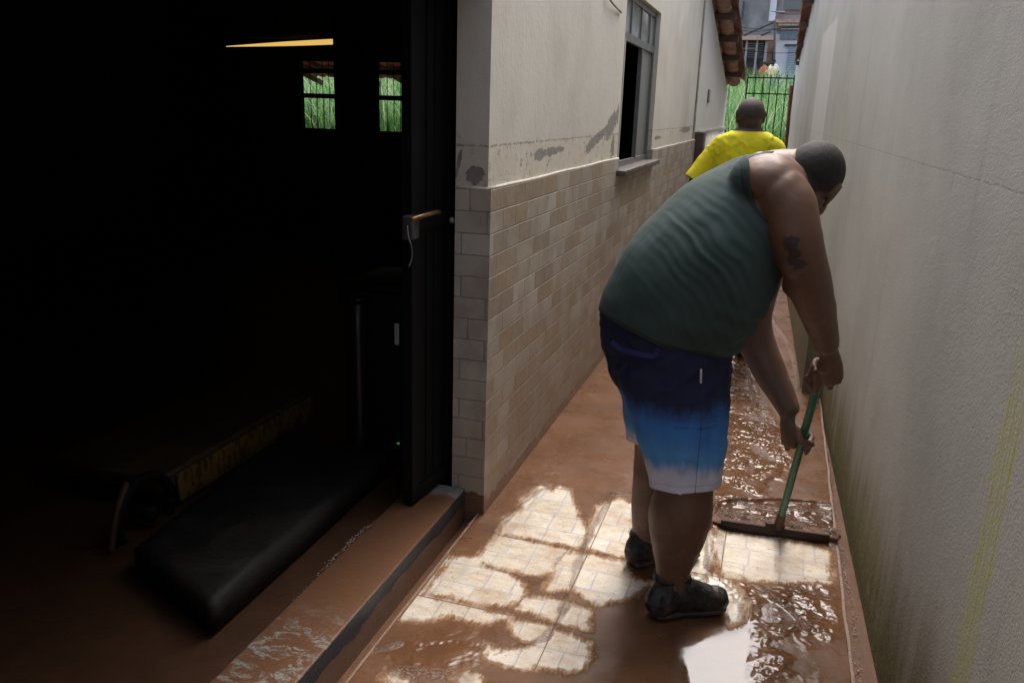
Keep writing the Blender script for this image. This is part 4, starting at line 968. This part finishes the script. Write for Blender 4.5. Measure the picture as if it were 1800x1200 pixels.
za, zb, zc, zd = zof(838), zof(806), zof(752), zof(700)
col = n.mix(n.rng(zz, za, zb), (.60, .60, .69), (.085, .27, .56)); col = n.mix(n.rng(zz, zb, zc), col, (.04, .17, .48)); col = n.mix(n.rng(zz, zc, zd), col, (.009, .013, .050))
band = n.mul(n.rng(n.math('ABSOLUTE', n.math('SUBTRACT', zz, zof(735))), .03, .0), n.rng(n.noise(n.comb(x, y, n.mul(z, 60.)), 3, 4, .7), .5, .6)); col = n.mix(n.mul(band, .6), col, (.012, .03, .12))
col = n.mix(n.rng(nz, .5, .8, 0, .35), col, n.mix(.5, col, (.02, .03, .09)))
seam = n.mul(n.rng(n.math('ABSOLUTE', n.vmath('DOT_PRODUCT', n.vmath('SUBTRACT', P, tuple(at(1228, 760, 2.32))), tuple(FW))), .0022, .0008), .6); col = n.mix(seam, col, (.02, .03, .07))
hemb = n.mul(n.rng(n.math('ABSOLUTE', n.math('SUBTRACT', n.attr('edge'), .022)), .0022, .0008), .35); col = n.mix(hemb, col, (.12, .12, .16))
obj_sh = obj('shorts', (V, F), n.out(col, .85, n.bump(n.add(n.mul(n.noise(P, 380, 2), .25), nz), .3, .006)), man); solidify(obj_sh, .004); put_attr(obj_sh, 'edge', sg_)
bm = B(); NV2 = mat_cloth('pocket_blue', (.022, .02, .10), .2)
def onsurf(px, py, Yc=2.5):
    """first hit of the picture ray with the shorts"""
    d = Vector(RC@np.array([px-CX, CY-py, -F_])).normalized(); o_ = Vector((0, 0, EYE))-Vector(man.location)
    hit, loc, nn, _ = obj_sh.ray_cast(o_, d); return np.array(loc+Vector(man.location))+np.array(nn)*.003 if hit else at(px, py, 2.35)
bpy.context.view_layer.update()
tube(bm, [onsurf(1078, 600), onsurf(1092, 612), onsurf(1120, 620), onsurf(1150, 624), onsurf(1158, 612)], [(.002, .010)]*5, side=RT, seg=10); obj('pocket', bm, NV2, obj_sh)
bm = B(); tube(bm, [onsurf(1231, 648), onsurf(1231, 672)], [.0035]*2, seg=8); obj('zip', bm, simple('pale_zip', (.6, .6, .65), .4), obj_sh)
# boots
def boot(par, heel, toe, ank, s=1.):
    heel, toe = np.array([*heel, 0.]), np.array([*toe, 0.]); ax = unit(toe-heel); L = np.linalg.norm(toe-heel); sd = np.cross(ax, [0, 0, 1.]); up = np.array([0, 0, 1.])
    bm = B()
    rows = [(0.04, .038, .045, .038), (.2, .056, .040, .050), (.42, .066, .040, .060), (.62, .055, .045, .050), (.8, .044, .047, .040), (.96, .036, .038, .032)]
    tube(bm, [heel+ax*L*t+up*h for t, h, a, b in rows], [(a*s, b*s) for t, h, a, b in rows], side=sd, seg=24)
    ell(bm, heel+ax*L*.88+up*.045, (.046, .046, .038)); ell(bm, heel+ax*L*.03+up*.055, (.042, .042, .05)); ell(bm, heel+ax*L*.5+up*.085, (.034, .034, .030))
    a0 = heel+ax*L*.20+up*.06; a1 = np.array(ank)
    tube(bm, [a0, a0*.5+a1*.5, a1], [(.044, .058), (.044, .050), (.046, .052)], side=sd, seg=24, cap=.2)
    tube(bm, [a1-up*.004+sd*.045*math.cos(t)+ax*.053*math.sin(t) for t in np.linspace(0, 2*math.pi, 21)], [.011]*21, seg=8, sub=1, cap=0)
    V, F = remesh(bm, .0048); V = smooth_np(V, F, 3); nn = normals_np(V, F); q = fbm(V, 26., 4, 4); V += nn*(q*.0055)[:, None]
    n = N('muddy_black_leather'); P = n.P(); w = n.noise(P, 26, 6, .75); z = n.sep(P)[2]
    col = n.ramp(w, [(.35, (.007, .007, .008)), (.6, (.020, .019, .018))]); md = n.rng(n.add(w, n.mul(z, -2.4)), .34, .52); col = n.mix(n.mul(md, .4), col, (.12, .062, .038))
    b = obj('boot', (V, F), n.out(col, n.add(.35, n.mul(w, .3)), n.bump(w, .5, .006)), par)
    bm = B()
    rows = [(.0, .043, .016), (.15, .044, .018), (.4, .036, .016), (.7, .046, .016), (.9, .042, .016), (1.0, .034, .014)]
    tube(bm, [heel+ax*(L*t)+up*.016 for t, a, h in rows], [(a, h) for t, a, h in rows], side=sd, seg=20, cap=.5)
    for t in []: bmm = box(bm, -.047, .047, -.005, .005, 0, .018, M=Matrix.Translation(tuple(heel+ax*L*t)) @ Matrix([[sd[0], ax[0], 0], [sd[1], ax[1], 0], [0, 0, 1]]).to_4x4())
    V, F = remesh(bm, .005); V = smooth_np(V, F, 1); V[:, 2] = np.maximum(V[:, 2], .001)
    obj('sole', (V, F), simple('muddy_rubber', (.05, .032, .024), .6, .5, 30), b)
    bm = B()
    for t, h in ((.36, .118), (.44, .110), (.52, .101), (.60, .092)):
        c = heel+ax*L*t+up*(h+.010); tube(bm, [c-sd*.026-up*.010, c+up*.003, c+sd*.026-up*.010+ax*.008], [.0042]*3, seg=6)
    obj('laces', bm, simple('dark_laces', (.07, .055, .045), .8), b)
hR, tR = floorpt(1150, 1082), floorpt(1268, 1070); boot(man, hR, tR, at(1181, 1008, 2.385))
hL, tL = floorpt(1112, 992), floorpt(1222, 975); boot(man, hL, tL, at(1136, 936, 2.67))
# ---- squeegee
sq = thing('squeegee', 'green handled floor squeegee pushing muddy water, held by the man in the tank top', 'squeegee', (.146, 3.02, 0))
n = N('green_paint'); p = n.P(); w = n.noise(p, 40, 5, .7); GREEN = n.out(n.ramp(w, [(.35, (.008, .10, .05)), (.62, (.015, .17, .085)), (.7, (.10, .16, .08))]), .35, n.bump(w, .15, .003))
bm = B(); tube(bm, [SQ0, (SQ0+ROD1)/2, ROD1+ra_*.02], [.0135]*3, seg=16, cap=.5); obj('handle', bm, GREEN, sq)
bm = B(); d = unit(np.array([*(SQB-SQA), 0])); m_ = (SQA+SQB)/2; ang = math.atan2(d[1], d[0]); Lq = np.linalg.norm(SQB-SQA)
MQ = Matrix.Translation((m_[0], m_[1], .0)) @ Matrix.Rotation(ang, 4, 'Z') @ Matrix.Rotation(R_(-8), 4, 'X')
box(bm, -Lq/2, Lq/2, -.007, .008, .020, .040, .003, M=MQ); box(bm, -.035, .035, -.011, .012, .024, .056, .005, M=MQ)
obj('head', bm, mat_mud('muddy_bar', (.05, .027, .019), .5, .35), sq)
bm = B(); box(bm, -Lq/2+.004, Lq/2-.004, -.004, .002, .0, .0215, M=MQ); obj('blade', bm, mat_mud('dark_rubber', (.05, .03, .022), .3, .4), sq)
bm = B(); tube(bm, [SQ0-ra_*.012, SQ0+ra_*.07], [.019, .0145], seg=16); obj('socket', bm, mat_mud('muddy_socket', (.10, .055, .035), .4, .35), sq)
# wet sludge heaped behind the blade and left of it
bm = B(); rd = random.Random(5)
for k in range(170):
    t = rd.uniform(-.10, 1.03); q = SQA+(SQB-SQA)*t; dd = abs(rd.gauss(0, .05))+.022; s = rd.uniform(.009, .024)*max(.5, 1.1-dd*4)
    ell(bm, (q[0], q[1]+dd, .006+.020*math.exp(-dd*12)), (s*1.9, s*1.1, s*.6), sub=2)
V, F = remesh(bm, .004); V = smooth_np(V, F, 3); V += normals_np(V, F)*(fbm(V, 50., 2, 3)*.003)[:, None]
o_ = obj('sludge', (V, F), mat_mud('wet_sludge', (.15, .075, .045), .9, .12)); o_['kind'] = 'stuff'

# ---- standing people
def standing(label, base, H, yaw, shirt, pants, skin, vox=.007, wide=1., group=None, arms=None, sleeve=.30, hair=None, detail=True, lean=0.):
    s = H/1.75; c_, s_ = math.cos(yaw), math.sin(yaw)
    def W(x, y, z): x, y, z = x*s, (y+lean*z)*s, z*s; return np.array([base[0]+x*c_-y*s_, base[1]+x*s_+y*c_, base[2]+z])
    root = thing('person', label, 'person', tuple(base), group); side = np.array([c_, s_, 0.]); A = np.array([[c_, -s_, 0], [s_, c_, 0], [0, 0, 1.]])
    tr = [(0, 0, .80, .150, .12), (0, 0, .92, .175, .135), (0, .015, 1.05, .175, .145), (0, .015, 1.18, .178, .14), (0, 0, 1.34, .202, .135), (0, -.012, 1.455, .180, .105), (0, -.005, 1.51, .09, .07)]
    T = lambda i=0.: ([W(a, b, c) for a, b, c, _, _ in tr], [((d*wide+i)*s, (e*wide+i)*s) for *_, d, e in tr])
    arms = arms or [[(.19, 0, 1.40), (.255, -.01, 1.16), (.27, .06, .92), (.265, .10, .84)], [(-.19, 0, 1.40), (-.255, -.01, 1.16), (-.27, .05, .92), (-.265, .09, .84)]]
    wd = lambda a: [(p[0]*(1+.5*(wide-1)) if True else 0, p[1], p[2]) for p in a]; arms = [wd(a) for a in arms]
    legs = [[(k*.095*wide, 0, .88), (k*.10, .01 + k*.05, .50), (k*.105, -.01+k*.07, .30), (k*.11, k*.09, .08)] for k in (-1, 1)]
    lr = [.095*wide, .060, .056, .040]
    bm = B(); tube(bm, *T(), side=side, seg=28)
    for a in arms: tube(bm, [W(*q) for q in a], [.056*s*wide, .043*s, .032*s, .026*s], seg=16)
    for l in legs: tube(bm, [W(*q) for q in l], [r*s for r in lr], seg=18)
    hs_ = s*(1.08 if detail else 1); Hc = W(0, .015, 1.612); tube(bm, [W(0, -.015, 1.42), W(0, 0, 1.50), W(0, 0, 1.58)], [.085*s*wide, .076*s, .074*s], seg=20)
    if detail: head_prims(bm, Hc, A, hs_)
    else: ell(bm, Hc, (.075*s, .095*s, .115*s), A, 2)
    for a in arms:
        w, u = np.array(a[-1]), unit(np.array(a[-1])-np.array(a[-2]))
        if detail:
            k = 1 if a[-1][0] > 0 else -1
            tube(bm, [W(*w), W(*(w+u*.05)), W(*(w+u*.085))], [(.02*s, .03*s), (.018*s, .040*s), (.014*s, .036*s)], side=side)
            for j in range(4):
                f0 = w+u*.08+np.array([0, (j-1.5)*.020, 0]); tube(bm, [W(*f0), W(*(f0+u*.035+np.array([-k*.006, 0, 0]))), W(*(f0+u*(.065-.006*abs(j-1.3))+np.array([-k*.018, 0, 0])))], [.0092*s]*3, seg=8)
            f0 = w+u*.02+np.array([0, .03, 0]); tube(bm, [W(*f0), W(*(f0+u*.03+np.array([-k*.008, .02, 0]))), W(*(f0+u*.06+np.array([-k*.012, .022, 0])))], [.013*s, .011*s, .009*s], seg=8)
        else: ell(bm, W(*(w+u*.06)), (.03*s, .035*s, .06*s), sub=2)
    V, F = remesh(bm, vox); V = smooth_np(V, F, 5, .5, np.clip((np.linalg.norm(V-(Hc+A@np.array([0, .09*s, 0])), axis=1)-.06)/.05, .2, 1) if detail else None)
    obj('body', (V, F), skin, root)
    if detail: eyes(root, Hc, A, hs_, EYE_M)
    hg = lambda X: X[:, 2]-(.02-.3*X[:, 1])+np.clip((-X[:, 1]-.01)/.05, 0, 1)*.05
    if detail: obj('hair', skull_mesh(Hc, A, hs_, .0025, .006, hg), hair, root)
    else:
        bm = B(); ell(bm, Hc+np.array([0, 0, .02*s]), (.083*s, .10*s, .105*s), A, 2); V, F = remesh(bm, .02); obj('hair', isocut(V, F, lambda X: X[:, 2]-Hc[2]+.01), hair, root)
    # shirt
    bm = B(); tube(bm, *T(.016), side=side, seg=30)
    for a in arms:
        t = np.array(a); e_ = t[0]+(t[1]-t[0])*1.05; tube(bm, [W(*(t[0]+np.array([-.03*np.sign(t[0][0]), 0, .0]))), W(*(t[0]*.5+t[1]*.5)), W(*e_)], [.076*s*wide, .076*s, .074*s], seg=20)
    tube(bm, [W(0, -.012, 1.44), W(0, 0, 1.54)], [.12*s*wide, .086*s], seg=20)
    V, F = remesh(bm, vox*1.1); V = smooth_np(V, F, 16); nn = normals_np(V, F); q = fbm(V, 7./s, 3, 3)
    V += nn*((q*.006+np.maximum(0, np.sin((V[:, 0]*1.0+V[:, 2]*1.1)*26+q*4))**3*.0035+np.maximum(0, np.sin((V[:, 0]*-1.1+V[:, 2]*1.2)*21+q*5+1))**3*.003)*s)[:, None]
    def sg(X):
        d = (X-W(0, 0, 0))/s; lz = d[:, 2]; lx = d[:, 0]*c_+d[:, 1]*s_; g = np.minimum(lz-.86, 1.522-lz+.0*lx)
        for a in arms:
            t = np.array(a); u = unit(t[1]-t[0]); ly = -d[:, 0]*s_+d[:, 1]*c_; pr = (np.stack([lx, ly, lz], 1)-t[0])@u; out = np.abs(lx)-(abs(t[0][0])-.015)
            g = np.minimum(g, np.where((np.sign(lx) == np.sign(t[0][0])) & (out > 0), np.maximum((sleeve*.80-pr), .0-out*0+(sleeve*.80-pr)), 9))
        return g
    V, F = isocut(V, F, sg); solidify(obj('shirt', (V, F), shirt, root), .004)
    # trousers
    bm = B(); tube(bm, [W(0, 0, .80), W(0, 0, .98)], [(.178*s*wide, .15*s), (.178*s*wide, .145*s)], side=side, seg=26)
    for l in legs: tube(bm, [W(*l[0]), W(*l[1]), W(*(np.array(l[1])-np.array([0, 0, .1])))], [(lr[0]+.018)*s, .085*s, .082*s], seg=20)
    V, F = remesh(bm, vox*1.2); V = smooth_np(V, F, 4); z_ = base[2]+.46*s; zt = base[2]+.99*s
    V, F = isocut(V, F, lambda X: np.minimum(X[:, 2]-z_, zt-X[:, 2])); solidify(obj('shorts', (V, F), pants, root), .004)
    for l in legs:
        bm = B(); f0 = W(l[3][0], l[3][1]-.05, .035); f1 = W(l[3][0], l[3][1]+.06, .045); f2 = W(l[3][0], l[3][1]+.19, .03)
        tube(bm, [f0, f1, f2], [(.040*s, .034*s), (.044*s, .044*s), (.040*s, .028*s)], side=side); tube(bm, [W(l[3][0], l[3][1], .05), W(l[3][0], l[3][1], .12)], [.048*s, .046*s])
        V, F = remesh(bm, max(.006, vox)); obj('boot', (smooth_np(V, F, 2), F), simple('black_rubber_boot', (.02, .02, .022), .4), root)
    return root
n = N('bright_yellow_cotton'); P = n.P(); q = n.noise(P, 5, 4, .6)
YSH = n.out(n.ramp(q, [(.3, (.56, .49, .004)), (.7, (.70, .62, .008))]), .85, n.bump(n.add(n.mul(n.noise(P, 300, 2), .2), n.mul(n.noise(P, 16, 4, .6, .8), 1.)), .4, .008))
SKIN2 = mat_skin('dark_brown_skin', (.055, .032, .026), gloss=.35)
ymx = at(1325, 166, 5.45)
standing('man in bright yellow t-shirt with shaved head walking away down the alley', (ymx[0]-.005, 5.45, 0), ymx[2], R_(4), YSH, mat_cloth('grey_shorts', (.10, .10, .11)), SKIN2, wide=1.17, hair=mat_hair('shaved_hair', (.035, .026, .024)),
         arms=[[(.172, 0, 1.395), (.235, .03, 1.17), (.25, .20, 1.02), (.22, .28, .98)], [(-.175, 0, 1.395), (-.285, -.03, 1.19), (-.34, -.01, .95), (-.345, .02, .88)]])
def far(label, px, py, Y, Hh_, yaw, sc, pc):
    p = at(px, py, Y); standing(label, (p[0], Y, p[2]-Hh_), Hh_, yaw, simple('far_shirt', sc, .9), simple('far_trousers', pc, .9), simple('far_skin', (.16, .09, .06), .7), vox=.03, hair=simple('far_hair', (.015, .012, .01), .9), detail=False, group='people standing on the street')
far('onlooker in a coral red shirt standing on the street, left of the others', 1345, 107.5, 44.5, 1.75, R_(30), (.68, .10, .08), (.08, .1, .14))
far('onlooker in a pale yellow shirt standing on the street beside the red shirt', 1359, 107.5, 43.6, 1.75, R_(200), (.75, .68, .35), (.35, .45, .55))
far('dark haired onlooker in a white shirt standing furthest back on the street', 1361.5, 103.5, 45.5, 1.78, R_(180), (.65, .65, .68), (.15, .2, .25))
